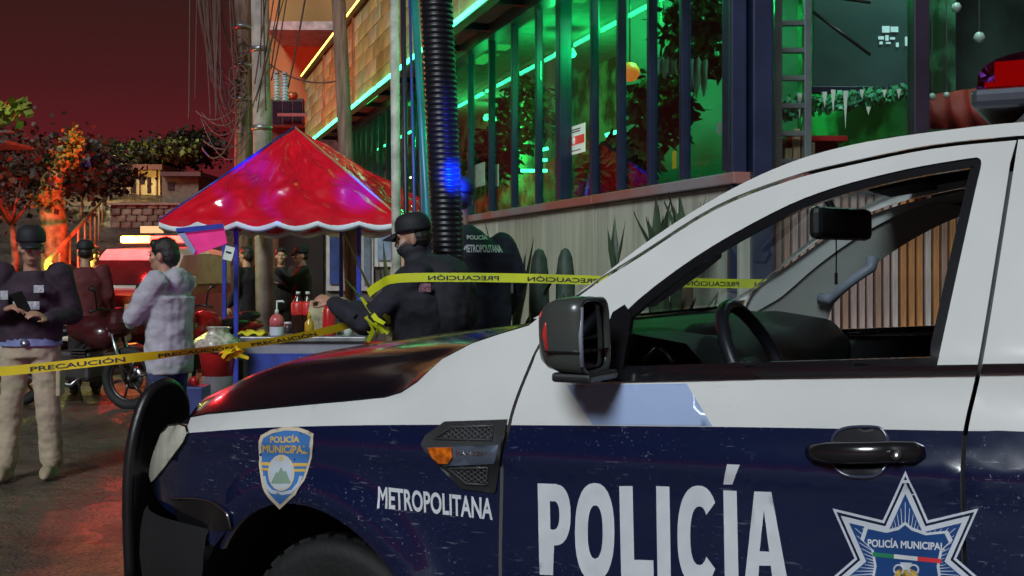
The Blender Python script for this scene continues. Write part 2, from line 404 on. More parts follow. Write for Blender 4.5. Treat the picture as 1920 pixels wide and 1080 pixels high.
# corner post and the second glazed side, nearly square to the camera
def RX(x, z, d=0): return Vector((x, 7.25 + .05 * (x - 1.6) + d, z))
def rxpx(px, d=0):
    k = (px - 960) / F; y0 = 7.25 + d                                # x on the line y = y0 + .05 (x-1.6)
    return k * (y0 - .08) / (1 - .05 * k)
for px0, px1, dd in ((1368, 1398, -.02), (1402, 1440, -.12)):
    a, b_ = rxpx(px0), rxpx(px1); w = MB(); w.box(((a + b_) / 2, 7.25 + dd + .06, 2.6), (b_ - a, .2, 5.2), bev=.012); obj('corner_post', w, M('blue_black_post', (.020, .030, .075), rough=.35, metal=.2), rest)
for px in (1722, 2010):
    a = rxpx(px); w = MB(); w.box(RX(a, 3.2, 0), (.10, .12, 2.5), rz=.05, bev=.006); obj('mullion', w, M('plum_black_frame', (.03, .024, .04), rough=.35), rest)
for a, b_ in ((rxpx(1442), rxpx(1708)), (rxpx(1736), rxpx(1996))):
    w = MB(); w.box(RX((a + b_) / 2, 3.22, 0), (b_ - a, .008, 2.35), rz=.05); obj('pane', w, PANE, rest)
w = MB(); w.box(RX(3.2, 2.01, .02), (3.4, .16, .07), rz=.05, bev=.008); obj('sill', w, SILLM, rest)
w = MB(); w.box(RX(3.2, 4.45, .05), (3.5, .2, .14), rz=.05); obj('head_beam', w, FRAME, rest)
w = MB(); w.box(RX(3.2, 1.0, .14), (3.4, .06, 1.9), rz=.05); obj('slat_backing', w, M('slat_backing', (.05, .035, .03), rough=.9), rest)
sm_ = [M('slat_%s' % n, c, rough=.65, var=.3, scale=5, stretch=(3, 3, .4), bump=.2, bscale=20) for n, c in (('rose', (.58, .38, .33)), ('pale', (.68, .54, .48)), ('brown', (.46, .26, .18)), ('orange', (.66, .27, .09)))]
slm = []
for m in sm_:
    t = MB(); t.box((0, 0, 0), (.036, .03, 1.82), bev=.005); slm.append(t.mesh('slat', m))
random.seed(5); x = rxpx(1450)
while x < 4.7:
    pxx = 960 + F * x / 7.3
    o = link('slat', slm[3] if pxx > 1690 and random.random() < .8 else random.choice(slm[:3]), rest); q = RX(x, 1.0 + random.uniform(-.015, .015), .09 + random.uniform(-.006, .006)); o.location = q - rest.location; o.rotation_euler = (0, 0, .05)
    x += .054
# room behind the second side
w = MB(); w.box((4.0, 10.6, 2.3), (6, .12, 4.5)); w.box((6.0, 8.9, 2.3), (.12, 3.4, 4.5)); obj('inner_wall', w, M('dark_teal_wall', (.16, .24, .23), rough=.8, var=.35, scale=1.2), rest)
w = MB(); w.box((3.9, 8.95, .9), (4.6, 3.2, .1)); obj('inner_floor', w, M('dark_floor', (.05, .04, .035), rough=.5), rest)
w = MB(); w.box((3.9, 8.95, 4.6), (4.6, 3.4, .1)); obj('roof_slab', w, M('dark_ceiling', (.05, .05, .05), rough=.9), rest)

# ---------------------------------------------------------------- things inside, seen through the glass
def rod(name, pts, r, mat, label, cat, group=None):
    o = obj(name, MB().tube(pts, r, 8), mat); return tag(o, label, cat, group)
# green strip lights in the room
GL = emat('green_strip', (.05, 1, .40), 5)
strips = [((1163, 237), (1204, 236), 11.0, 'short green strip light left of the orange globe, deep inside the room'), ((1222, 236), (1266, 236), 11.0, 'green strip light in the middle of the row on the back of the room'), ((1290, 237), (1345, 237), 11.0, 'longest green strip light at the right end of the row inside'), ((1219, 238), (1232, 252), 11.0, 'slanted short green strip light under the row inside'), ((1233, 253), (1262, 252), 11.2, 'low short green strip light beside the slanted one'),
          ((1135, 254), (1160, 246), 12, 'tilted green strip light left of the row inside'), ((1163, 272), (1190, 270), 12, 'small green strip light below the tilted one'), ((976, 320), (1026, 320), 14.5, 'low green strip light behind the far window bays'), ((1004, 300), (1026, 300), 14.5, 'short green strip light above the low one in the far bays'), ((1004, 284), (1028, 278), 14.5, 'topmost sloping green strip light in the far bays')]
for a, b_, Z, lab in strips: rod('strip_light', [P(*a, Z), P(*b_, Z)], .02, GL, lab, 'light', 'green strip lights inside')
for i, (px, py, Z, pw) in enumerate(((1240, 60, 9.6, 75), (1060, 150, 13.0, 95), (920, 250, 18.6, 95))):
    o = thing('ceiling_lamp', ['green ceiling lamp nearest the corner of the room', 'green ceiling lamp behind the middle window bays', 'green ceiling lamp at the far end of the room'][i], 'lamp', P(px, py, Z), group='green ceiling lamps inside')
    o.location.z = 3.86
    b = MB(); b.lathe([(0, .06), (.10, .06), (.13, .0), (.11, -.03), (0, -.04)], n=14); obj('shade', b, emat('green_lamp_shade', (.05, .9, .4), 2.5), o, loc=(0, 0, 0))
    b = MB(); b.tube([(0, 0, .05), (0, 0, .24)], .012, 6); obj('stem', b, FRAME, o, loc=(0, 0, 0))
    lamp('lamp_glow', (0, 0, -.22), (.01, 1, .22), pw, o, .12)
o = thing('globe_lamp', 'orange globe lamp hanging behind the second bay from the corner', 'lamp', P(1181, 135, 9.6))
b = MB(); b.lathe([(.0, -.085), (.05, -.07), (.082, -.02), (.082, .02), (.05, .07), (0, .085)], n=18); obj('globe', b, emat('orange_globe', (1, .28, .04), .55), o, loc=(0, 0, 0))
b = MB(); b.tube([(0, 0, .08), (0, 0, 1.0)], .006, 5); obj('cord', b, FRAME, o, loc=(0, 0, 0))
# posters and notices stuck inside the panes
def notice(name, px0, py0, px1, py1, p, mat, label, cat='notice', extra=None):
    s0, s1 = spx(px0, p), spx(px1, p); d0 = (S(s0, p)).y; sm = (s0 + s1) / 2; d = S(sm, p).y
    z0, z1 = HC - (py1 - HROW) / F * d, HC - (py0 - HROW) / F * d
    o = thing(name, label, cat, S(sm, p, z0))
    b = MB(); b.box(S(sm, p, (z0 + z1) / 2), (abs(s1 - s0), .006, z1 - z0), rz=FAC_ANG); obj('sheet', b, mat, o)
    if extra: extra(o, s0, s1, z0, z1, p)
    return o
PAPER = M('white_paper', (.72, .74, .70), rough=.6, var=.06)
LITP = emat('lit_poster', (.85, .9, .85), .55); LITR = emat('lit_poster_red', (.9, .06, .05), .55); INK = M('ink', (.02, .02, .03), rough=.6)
def poster_print(o, s0, s1, z0, z1, p):
    h = z1 - z0; w = s1 - s0; sm = (s0 + s1) / 2
    b = MB(); b.box(S(sm, p - .005, z0 + h * .47), (abs(w) * .98, .004, h * .30), rz=FAC_ANG); obj('red_band', b, LITR, o)
    b = MB(); b.lathe([(0, 0), (h * .13, 0), (h * .13, .004), (0, .004)], c=S(sm, p - .012, z0 + h * .47), axis=-NF, n=16); obj('emblem', b, LITP, o)
    for k in (.78, .86): 
        b = MB(); b.box(S(sm, p - .005, z0 + h * k), (abs(w) * .55, .004, h * .035), rz=FAC_ANG); obj('print_line', b, INK, o)
    b = MB(); b.box(S(sm, p - .005, z0 + h * .12), (abs(w) * .6, .004, h * .03), rz=FAC_ANG); obj('print_line', b, INK, o)
notice('poster', 1060, 236, 1097, 289, FP + .14, LITP, 'lit white poster with a red band and round emblem in the window', 'poster', poster_print)
notice('notice', 888, 307, 909, 350, FP + .12, PAPER, 'larger of the two pale notices in the far bays beside the black pipe')
notice('notice', 925, 309, 935, 350, FP + .12, PAPER, 'narrow pale notice right of the larger notice in the far bays')
notice('notice', 1162, 285, 1172, 312, FP + .12, PAPER, 'small white slip low in the second bay from the corner')
notice('notice', 1261, 283, 1267, 316, FP + .12, M('yellow_paper', (.7, .5, .03), rough=.6), 'narrow yellow slip low in the window bay next to the corner bay')
notice('notice', 1345, 228, 1362, 250, FP + .12, M('grey_green_card', (.25, .36, .32), rough=.6), 'small grey-green card at the corner end of the last pane')
# foliage and hangings behind the glass
LEAFM = [M('leaf_%d' % i, c, rough=.9, spec=.1, var=.4, scale=9) for i, c in enumerate(((.012, .07, .022), (.02, .10, .03), (.008, .045, .016)))]
def leaf_clump(name, c, rx, ry, rz_, n, size, mat, label, cat, group=None, stem=None, droop=0, seed=1):
    rnd = random.Random(seed); o = thing(name, label, cat, c, group=group); c = Vector(c)
    b = MB()
    for _ in range(n):
        while True:
            q = Vector((rnd.uniform(-1, 1), rnd.uniform(-1, 1), rnd.uniform(-1, 1)))
            if .25 < q.length < 1: break
        q = c + Vector((q.x * rx, q.y * ry, q.z * rz_)); d = Vector((rnd.gauss(0, 1), rnd.gauss(0, 1), rnd.gauss(-droop, .8))).normalized(); sdv = d.orthogonal().normalized() * size * rnd.uniform(.15, .32); L_ = d * size * rnd.uniform(.6, 1.3)
        sdv = Matrix.Rotation(rnd.uniform(0, 6.3), 3, d) @ sdv
        b.add([q, q + L_ * .5 + sdv, q + L_, q + L_ * .5 - sdv], [(0, 1, 2, 3)], rnd.randrange(len(mat)))
    f = obj('foliage', b, mat, o, fixn=False); f['kind'] = 'stuff'
    if stem: obj('stem', MB().tube([Vector(a) for a in stem[0]], stem[1], 7), M(name + '_stem', (.10, .07, .04), rough=.8, bump=.3), o)
    return o
for i, (px, py, Z, r, lab) in enumerate(((1310, 60, 9.3, .34, 'big hanging fern behind the corner bay'), (1180, 300, 9.8, .24, 'potted fern low behind the second bay'), (1240, 200, 9.8, .30, 'leafy hanging plant in the middle of the near bays'), (1130, 330, 11, .22, 'small dark fern behind the poster bay'), (985, 210, 14.5, .42, 'large hanging plant behind the far bays'), (930, 290, 17, .40, 'leafy plant at the far end behind the notices'))):
    c = P(px, py, Z); leaf_clump('fern', c, r, r, r * 1.1, 420, .16, LEAFM, lab, 'plant', 'plants inside the restaurant', ([c + Vector((0, 0, r)), c + Vector((0, 0, 3.95 - c.z))], .006) if py < 250 else ([c - Vector((0, 0, c.z - .92)), c], .03), .6, i)
def banner(px0, py0, px1, py1, Z, mat, label, seed):
    rnd = random.Random(seed); a, b_ = P(px0, py0, Z), P(px1, py1, Z); n = 14; top, bot = [], []
    for k in range(n + 1):
        x = lerp(a.x, b_.x, k / n); y = Z + .03 * math.sin(k * 1.3); top.append(Vector((x, y, a.z + rnd.uniform(-.02, .02)))); bot.append(Vector((x, y + .02, lerp(a.z, b_.z, rnd.uniform(.55, 1)))))
    g_ = MB().sheet([top, [t.lerp(q, .5) + Vector((0, .02, 0)) for t, q in zip(top, bot)], bot]); o = obj('lit_shape_sheet', g_, mat); m = o.modifiers.new('s', 'SOLIDIFY'); m.thickness = .004
    return tag(o, label, 'hanging')
MINT = M('mint_sheet', (.22, .46, .36), rough=.7, var=.3, scale=5)  # added sheets stand in for pale lit shapes behind the glass
banner(1222, 110, 1268, 150, 9.0, MINT, 'ragged mint sheet standing in for lit shapes in the middle near bay', 1)
banner(1287, 112, 1326, 185, 9.0, MINT, 'longer ragged mint sheet standing in for lit shapes beside the corner bay', 2)
# ladder, board and garlands behind the second side
lad = thing('ladder', 'grey metal ladder standing behind the glass next to the corner post', 'ladder', P(1485, 500, 7.75) * 1)
lad.location.z = .95; AL = M('grey_aluminium', (.30, .34, .38), rough=.35, metal=.6)
for px in (1458, 1513):
    x = (px - 960) / F * 7.75; b = MB(); b.box((x, 7.75, 2.75), (.05, .07, 3.6), bev=.006); obj('stile', b, AL, lad)
for py in (-60, -8, 44, 95, 147, 199, 251, 303, 360): 
    q0, q1 = P(1463, py, 7.75), P(1508, py, 7.75); b = MB(); b.box((q0 + q1) / 2, (abs(q1.x - q0.x), .05, .035), bev=.005); obj('rung', b, AL, lad)
bd = thing('menu_board', 'big dark board with small white print behind the glass', 'board', P(1616, 163, 8.6))
q0, q1 = P(1524, 163, 8.6), P(1722, -60, 8.6); b = MB(); b.box(((q0.x + q1.x) / 2, 8.6, (q0.z + q1.z) / 2), (q1.x - q0.x, .04, q1.z - q0.z), bev=.005); obj('board', b, M('board_teal_black', (.06, .12, .12), rough=.35, var=.2, scale=1.2), bd)
b = MB(); b.box(((q0.x + q1.x) / 2, 8.57, q0.z - .03), (q1.x - q0.x + .1, .08, .05), bev=.005); obj('ledge', b, FRAME, bd)
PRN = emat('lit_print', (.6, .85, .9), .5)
for x0, y0, x1, y1 in ((1654, 49, 1668, 61), (1670, 50, 1684, 60), (1647, 68, 1657, 74), (1660, 66, 1666, 76), (1669, 70, 1678, 74), (1649, 78, 1655, 83), (1661, 79, 1670, 82), (1680, 80, 1685, 88), (1697, 69, 1701, 86)):
    a, c = P(x0, y0, 8.565), P(x1, y1, 8.565); b = MB(); b.box((a + c) / 2, (c.x - a.x, .006, a.z - c.z)); obj('print_block', b, PRN, bd)
for (a, c, Z, lab) in (((1524, 22, 1), (1632, 103, 1), 8.2, 'lower black cable rail running down to the right behind the glass'), ((1530, -10, 1), (1632, 5, 1), 8.2, 'upper black cable rail behind the glass near the top')):
    rod('cable_rail', [P(a[0], a[1], Z), P(c[0], c[1], Z)], .012, M('rail_black', (.02, .02, .02), rough=.3), lab, 'rail')
rnd = random.Random(4)
gar = thing('paper_garland', 'green leafy garland strung along under the dark board', 'garland', P(1570, 200, 8.1))
b = MB()
for k in range(900):
    t = rnd.random(); px = lerp(1438, 1715, t); py = lerp(215, 172, t) + rnd.uniform(-24, 12) * (1 - t * .5); q = P(px, py, 8.1 + rnd.uniform(-.06, .06)); d = Vector((rnd.gauss(0, 1), rnd.gauss(0, 1), rnd.gauss(-.4, 1))).normalized() * .05; sdv = d.orthogonal() * .35
    b.add([q, q + d * .5 + sdv, q + d, q + d * .5 - sdv], [(0, 1, 2, 3)], rnd.randrange(2))
f = obj('leaves', b, [M('garland_green', (.04, .30, .10), rough=.5, var=.3), M('garland_teal', (.08, .42, .25), rough=.5, var=.3)], gar, fixn=False); f['kind'] = 'stuff'
for i, (px, py, h) in enumerate(((1499, 175, 50), (1546, 172, 30), (1562, 168, 46), (1585, 170, 72), (1616, 168, 18), (1628, 200, 16), (1658, 168, 16), (1685, 167, 18), (1738, 172, 24))):
    q0, q1 = P(px - 4, py, 7.95), P(px + 5, py + h, 7.95); b = MB(); mx = (q0.x + q1.x) / 2
    b.prism([(q0.x, 7.95, q0.z), (q1.x, 7.95, q0.z), (q1.x - .01, 7.95, lerp(q0.z, q1.z, .5)), (mx, 7.95, q1.z), (q0.x + .006, 7.95, lerp(q0.z, q1.z, .4))], (0, .004, 0))
    tag(obj('paper_streamer', b, PAPER), 'pale paper streamer hanging from the green garland under the board', 'streamer', 'paper streamers on the garland')
RED = M('red_counter', (.50, .02, .02), rough=.4, var=.2); WOODP = M('pale_timber', (.42, .27, .17), rough=.6, var=.3, scale=8, stretch=(3, 3, .5))
ct = thing('red_counter', 'red counter with a dark front behind the second window', 'counter', P(1600, 330, 8.4))
q0, q1 = P(1465, 262, 8.4), P(1575, 268, 8.4); b = MB(); b.box((q0 + q1) / 2, (q1.x - q0.x, .4, .04), bev=.006); obj('top', b, RED, ct)
b = MB(); b.box(((q0.x + q1.x) / 2, 8.5, 1.65), (q1.x - q0.x - .06, .3, 1.4)); obj('front', b, M('counter_front', (.09, .02, .02), rough=.6), ct)
for i, (px, y0, w) in enumerate(((1478, 278, 12), (1493, 242, 13), (1508, 274, 10), (1523, 268, 8), (1705, 210, 7))):
    a = P(px, y0, 7.85); b = MB(); b.box((a.x, 7.85, (a.z + .95) / 2), (w / F * 7.85, .04, a.z - .95), bev=.006)
    tag(obj('timber_post', b, WOODP), ['short pale timber post nearest the corner, behind the glass', 'tallest pale timber post behind the glass by the ladder', 'pale timber post right of the tallest one', 'thin pale timber post in front of the red counter', 'lone thin timber post beside the plum window mullion'][i], 'post')
# red sheet standing in for a light-bar reflection, and ornaments in the right bay
q = [P(1742, 178, 8.3), P(1830, 165, 8.3), P(1850, 250, 8.3), P(1742, 240, 8.3)]
o = obj('red_reflection_sheet', MB().sheet([[q[0].lerp(q[1], k / 8) + Vector((0, .04 * math.sin(k * 2), 0)) for k in range(9)], [q[3].lerp(q[2], k / 8) + Vector((0, .05 * math.sin(k * 2 + .5), 0)) for k in range(9)]]), M('reflected_red', (.26, .02, .015), rough=.7, var=.2)); o.modifiers.new('s', 'SOLIDIFY').thickness = .004
tag(o, 'red sheet behind the glass standing in for a reflection left of the light bar', 'reflection')
for i, (px, py, r) in enumerate(((1793, 14, 10), (1836, 70, 11), (1748, 181, 7), (1775, 178, 6))):
    b = MB(); rr_ = r / F * 8.0; c = P(px, py, 8.0); b.lathe([(0, -rr_), (rr_ * .6, -rr_ * .75), (rr_, 0), (rr_ * .6, rr_ * .75), (0, rr_)], c=c, n=12); o = thing('ornament', ['big pale ornament hanging highest in the right bay', 'pale round ornament hanging in the middle of the right bay', 'small pale bauble above the red drape, left one', 'small pale bauble above the red drape, right one'][i], 'ornament', c, group='hanging ornaments')
    obj('bauble', b, M('pale_ornament', (.5, .58, .55), rough=.3), o); obj('cord', MB().tube([c, Vector((c.x, c.y, 4.5))], .004, 5), M('cord', (.2, .2, .2)), o)
lamp('lamp_glow', (0, 0, -.2), (.5, .9, .8), 90, thing('ceiling_lamp', 'added cool white lamp lighting the board in the right-hand room', 'lamp', (3.0, 7.85, 4.35)), .1)  # lamp added to brighten the board and the room around it
_cl = [o for o in bpy.data.objects if o.name.startswith('ceiling_lamp') and 'cool' in o.get('label', '')][0]
obj('shade', MB().lathe([(0, .06), (.1, .06), (.12, 0), (0, -.03)], n=14), emat('cool_lamp_shade', (.6, .9, .85), 2), _cl, loc=(0, 0, 0))
# ---------------------------------------------------------------- planting along the wall
CACT = M('cactus_green', (.05, .085, .06), rough=.6, var=.3, scale=8, bump=.2, bscale=60); AGV = M('agave_green', (.06, .10, .055), rough=.5, var=.35, scale=5)
for i, (px, top, Z, r, lab) in enumerate(((1011, 466, 8.6, .07, 'left one of two round-topped cactus columns by the wall'), (1060, 465, 8.4, .065, 'right one of two round-topped cactus columns by the wall'))):
    c = P(px, top, Z); o = thing('column_cactus', lab, 'cactus', (c.x, Z, .13), group='column cacti')
    h = c.z - .13; b = MB(); n = 20; g_ = []
    for k, t in enumerate((0, .1, .3, .6, .85, .95, .99, 1)):
        rr_ = r * (.85, 1, 1, 1, .95, .72, .4, .05)[k]; g_.append([(rr_ * (1 + .12 * math.cos(j * math.pi)) * math.cos(2 * math.pi * j / n), rr_ * (1 + .12 * math.cos(j * math.pi)) * math.sin(2 * math.pi * j / n), h * t) for j in range(n)])
    b.sheet(g_, closed=True); obj('stem', b, CACT, o, loc=(0, 0, 0))
    b = MB(); b.tube([(r * .8, 0, h * .4), (r * 1.7, 0, h * .45), (r * 1.9, 0, h * .62)], [.03, .035, .02], 8); obj('arm', b, CACT, o, loc=(0, 0, 0))
def agave(px, py_top, Z, n, ln, lab, seed, lean=.5, mat=AGV):
    rnd = random.Random(seed); c = P(px, py_top, Z); o = thing('agave', lab, 'plant', (c.x, Z, .13), group='spiky plants along the wall'); h = c.z - .13 - ln * .8
    b = MB(); b.tube([(0, 0, 0), (0, 0, max(.05, h))], .05, 8); obj('stem', b, M('agave_stem', (.12, .09, .05), rough=.9, bump=.4), o, loc=(0, 0, 0))
    for k in range(n):
        a = rnd.uniform(0, 6.28); e = rnd.uniform(.15, lean); d = Vector((math.cos(a) * math.sin(e), math.sin(a) * math.sin(e), math.cos(e))); l_ = ln * rnd.uniform(.7, 1.1); sd_ = d.cross(Vector((0, 0, 1))).normalized() * .028; base = Vector((0, 0, max(.03, h)))
        up_ = d.cross(sd_).normalized() * .01; b = MB()
        b.sheet([[base - sd_ * .7, base + up_, base + sd_ * .7], [base + d * l_ * .5 - sd_, base + d * l_ * .5 + up_ * 1.6, base + d * l_ * .5 + sd_], [base + d * l_ + Vector((0, 0, -.02)), base + d * l_, base + d * l_ + Vector((0, 0, -.02))]]); obj('leaf', b, mat, o, loc=(0, 0, 0))
agave(1232, 390, 7.6, 13, .42, 'tall spiky plant with upright leaves under the near window sill', 1, .5)
agave(1285, 375, 7.2, 12, .40, 'spiky plant nearest the corner post, just above the windscreen pillar', 2, .5)
agave(1152, 410, 8.0, 4, .5, 'thin spike plant with a few straight leaves by the wall seam', 3, .2)
agave(965, 470, 8.8, 12, .9, 'large arching agave just right of the officers', 4, 1.15, M('olive_agave', (.10, .10, .035), rough=.5, var=.35, scale=5))
agave(1110, 560, 7.6, 14, .6, 'low agave behind the wing mirror', 5, 1.0)
agave(1250, 520, 7.2, 14, .7, 'agave seen through the windscreen left of the corner post', 6, .9)
agave(735, 470, 9.6, 8, .9, 'arching agave behind the capped officer', 7, .9, M('olive_agave2', (.10, .10, .035), rough=.5, var=.35, scale=5))
# ================================================================ poles, pipes and wires
WOOD = M('weathered_pole_wood', (.22, .13, .09), rough=.85, var=.3, scale=4, stretch=(6, 6, .5), bump=.4, bscale=20)
def pole(name, top, bot, Z, r0, r1, mat, label, cat='utility pole', group=None, bands=()):
    a, b_ = P(*bot, Z), P(*top, Z); d = (b_ - a); k = (a.z - zg(ES.dot(a))) / d.z; a = a - d * k
    o = thing(name, label, cat, a, group=group)
    obj('shaft', MB().tube([a, a.lerp(b_, .5), b_], [r1, (r0 + r1) / 2, r0], 14), mat, o)
    for t in bands:
        q = a.lerp(b_, t); obj('band', MB().tube([q - d.normalized() * .03, q + d.normalized() * .03], r1 * 1.12, 14), M('galvanised_band', (.3, .3, .32), rough=.4, metal=.8), o)
    return o
pa = pole('utility_pole', (455, -220), (457, 560), 17.0, .12, .135, M('red_brown_pole', (.20, .12, .09), rough=.85, var=.4, scale=3, stretch=(6, 6, .6), bump=.4, bscale=18), 'rough brown utility pole draped with cables left of the red canopy peak', group='utility poles', bands=(.55, .62, .7))
pb = pole('utility_pole', (484, -220), (497, 590), 15.6, .12, .125, M('grey_concrete_pole', (.34, .29, .26), rough=.8, var=.3, scale=3, bump=.3, bscale=20), 'pale concrete utility pole standing just right of the brown one', group='utility poles', bands=(.5, .66))
pole('utility_pole', (632, -60), (664, 600), 14.2, .085, .10, WOOD, 'leaning slim wooden pole behind the right half of the red canopy', group='utility poles')
o = pole('white_post', (739, -60), (744, 540), 9.6, .038, .04, M('chipped_white_paint', (.52, .53, .46), rough=.6, var=.25, scale=7, bump=.15, bscale=30), 'slim white painted post at the right edge of the red canopy', 'post')
DKP = M('dark_conduit', (.016, .018, .03), rough=.4); TEAL = M('teal_conduit', (.02, .22, .21), rough=.35, var=.15, scale=3); BLUEC = M('blue_conduit', (.03, .05, .25), rough=.4)
def pipe(name, top, bot, Z, r, mat, label, group='conduits clamped beside the white post'):
    a, b_ = P(*bot, Z), P(*top, Z); d = b_ - a; a = a - d * (a.z / d.z)
    o = tag(obj(name, MB().tube([a, a.lerp(b_, .35), b_], r, 12), mat), label, 'pipe', group); return o
pipe('conduit', (755, -60), (762, 430), 9.3, .022, DKP, 'dark conduit closest to the white post')
pipe('conduit', (767, -60), (778, 430), 9.2, .012, BLUEC, 'thin blue conduit left of the two teal pipes')
pipe('conduit', (774, -60), (803, 430), 9.1, .030, TEAL, 'left teal conduit leaning up beside the white post')
pipe('conduit', (789, -60), (818, 430), 9.0, .028, TEAL, 'right teal conduit next to the black ribbed pipe')
pipe('conduit', (779, -60), (792, 430), 9.3, .018, M('violet_grey_conduit', (.10, .10, .22), rough=.4), 'violet-grey conduit between the blue and teal ones')
# the fat corrugated pipe
a, b_ = P(843, 520, 7.15), P(816, -40, 7.15); d = b_ - a; a0 = a - d * (a.z / d.z); prof = []
n = 0; Lp = (b_ - a0).length; h = 0
while h < Lp:
    prof += [(.094, h), (.103, h + .008), (.103, h + .022), (.094, h + .030)]; h += .034
b = MB(); b.lathe(prof, c=a0, n=24, axis=d.normalized())
tag(obj('corrugated_pipe', b, M('black_corrugated_plastic', (.010, .010, .014), rough=.38)), 'fat black corrugated pipe rising behind the officers', 'pipe')
# cables hanging round the poles
CAB = M('old_cable', (.10, .05, .045), rough=.6); rnd = random.Random(21)
def cable(p0, p1, sag, r=.012, lab='dark hanging cable in the tangle beside the brown pole', group='tangled overhead cables', mat=CAB, name='overhead_cable'):
    pts = [p0.lerp(p1, t / 14) - Vector((0, 0, sag * 4 * (t / 14) * (1 - t / 14))) for t in range(15)]
    return tag(obj(name, MB().tube(pts, r, 5), mat), lab, 'cable', group)
for k in range(14):
    x0 = rnd.uniform(358, 432); cable(P(x0, rnd.uniform(-80, -20), 16.6), P(rnd.uniform(438, 462), rnd.uniform(60, 250), 16.85), rnd.uniform(.3, 1.2), rnd.uniform(.008, .014))
for k in range(9):
    x0 = rnd.uniform(352, 420); cable(P(x0, -40, 16.5), P(x0 + rnd.uniform(-12, 16), rnd.uniform(150, 230), 16.5), .02, rnd.uniform(.007, .012), 'thin cable drop hanging straight down left of the brown pole', 'cable drops left of the pole')
for k in range(6):
    cable(P(rnd.uniform(365, 385), rnd.uniform(200, 280), 16.5), P(rnd.uniform(450, 500), rnd.uniform(130, 260), 16.4), rnd.uniform(.15, .5), rnd.uniform(.008, .012), 'slack cable looping low between the drops and the poles', 'slack low cable loops')
for k in range(8):
    x0 = rnd.uniform(490, 560); cable(P(rnd.uniform(470, 510), rnd.uniform(120, 220), 15.4), P(x0, -30, 15.0), rnd.uniform(-.1, .15), rnd.uniform(.007, .011), 'thin wire climbing right from the concrete pole', 'wires right of the concrete pole')
cable(P(575, -20, 14.6), P(540, 165, 15.2), .05, .012, 'long black wire crossing the ochre wall', None)
cable(P(505, 120, 15.4), P(640, 150, 14.4), .12, .011, 'wire sagging across the ochre wall to the leaning pole', None)
# coiled cable bundle on the brown pole
b = MB()
for k in range(5):
    c = P(452 + rnd.uniform(-6, 8), 90 + k * 26, 16.8); b.tube([c + Vector((math.cos(t * .5) * .13, -.05 + math.sin(t * .5) * .03, math.sin(t * .5) * .16)) for t in range(14)], .012, 5)
tag(obj('cable_coil', b, CAB), 'coiled cable bundle strapped to the brown utility pole', 'cable')
# fuse cut-outs between concrete pole and ochre wall
PORC = M('grey_porcelain', (.45, .47, .5), rough=.25)
for i, (px, py) in enumerate(((519, 165), (534, 166))):
    c = P(px, py, 15.2); o = thing('insulator', ['left grey fuse insulator hanging beside the concrete pole', 'right grey fuse insulator hanging beside the concrete pole'][i], 'insulator', c, group='fuse insulators')
    prof = []
    for k in range(9): prof += [(.03, -.17 + k * .04), (.055, -.155 + k * .04), (.03, -.14 + k * .04)]
    obj('body', MB().lathe(prof, n=12), PORC, o, loc=(0, 0, 0)); obj('clip', MB().box((0, 0, .2), (.05, .12, .03)), M('clip_metal', (.3, .3, .3), rough=.4, metal=1), o, loc=(0, 0, 0))
# ================================================================ ochre building beyond the restaurant
och = thing('ochre_building', 'tall ochre building with a pale balcony slab beyond the restaurant', 'building', P(570, 500, 27))
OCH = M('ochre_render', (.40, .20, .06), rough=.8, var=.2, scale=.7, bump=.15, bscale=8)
def obox(name, px0, py0, px1, py1, Z, dep, mat, par):
    a, c = P(px0, py1, Z), P(px1, py0, Z); b = MB(); b.box(((a.x + c.x) / 2, Z + dep / 2, (a.z + c.z) / 2), (c.x - a.x, dep, c.z - a.z)); return obj(name, b, mat, par)
obox('upper_wall', 498, -260, 760, 40, 27.6, 5, OCH, och); obox('lower_wall', 503, 58, 760, 238, 28.2, 4, OCH, och)
obox('balcony_slab', 496, 40, 640, 56, 26.2, 6, M('slab_white', (.45, .42, .38), rough=.7, var=.2), och)
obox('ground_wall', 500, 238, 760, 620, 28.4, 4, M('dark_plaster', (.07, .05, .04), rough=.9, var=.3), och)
w = obox('window', 508, 185, 568, 236, 28.1, .1, M('dark_window_frame', (.03, .025, .03), rough=.4), och)
for k in range(3): obox('pane', 511 + k * 19, 190, 527 + k * 19, 232, 28.06, .03, M('dark_pane', (.02, .02, .03), rough=.1), w)
obox('railing', 520, 212, 575, 218, 27.8, .05, M('rail_red_brown', (.2, .06, .05), rough=.5), och)
c = P(548, 180, 26.8); tag(obj('wall_lamp', MB().lathe([(0, -.1), (.1, -.08), (.14, .0), (.1, .08), (0, .1)], c=c, n=14), M('copper_lamp', (.35, .14, .06), rough=.35, metal=.5)), 'round copper wall lamp left of the fascia', 'lamp')
c = P(616, 78, 27.4); o = tag(obj('meter_box', MB().box(c, (.22, .2, .45), bev=.02), M('grey_box', (.2, .18, .16), rough=.5)), 'small grey box on the ochre wall by the leaning pole', 'box')
# shop front under the canopy: dark doorway, white-framed windows
sh = thing('shop_front', 'dim shop front with white-framed windows behind the red canopy', 'building', P(600, 600, 17.6))
obox('wall', 515, 380, 770, 640, 17.9, .2, M('grey_plaster', (.13, .12, .11), rough=.85, var=.25), sh)
obox('door_opening', 522, 420, 606, 640, 17.84, .05, M('dark_interior', (.012, .009, .009), rough=.9), sh)
for px0, px1, py0, py1, col in ((612, 646, 432, 545, (.06, .10, .32)), (676, 700, 432, 545, (.25, .33, .45)), (702, 738, 436, 500, (.30, .42, .62))):
    f = obox('window', px0, py0, px1, py1, 17.82, .06, M('white_frame', (.5, .5, .5), rough=.5), sh); obox('pane', px0 + 6, py0 + 6, px1 - 5, py1 - 12, 17.78, .03, M('blue_pane', col, rough=.15, var=.35, scale=2), f)
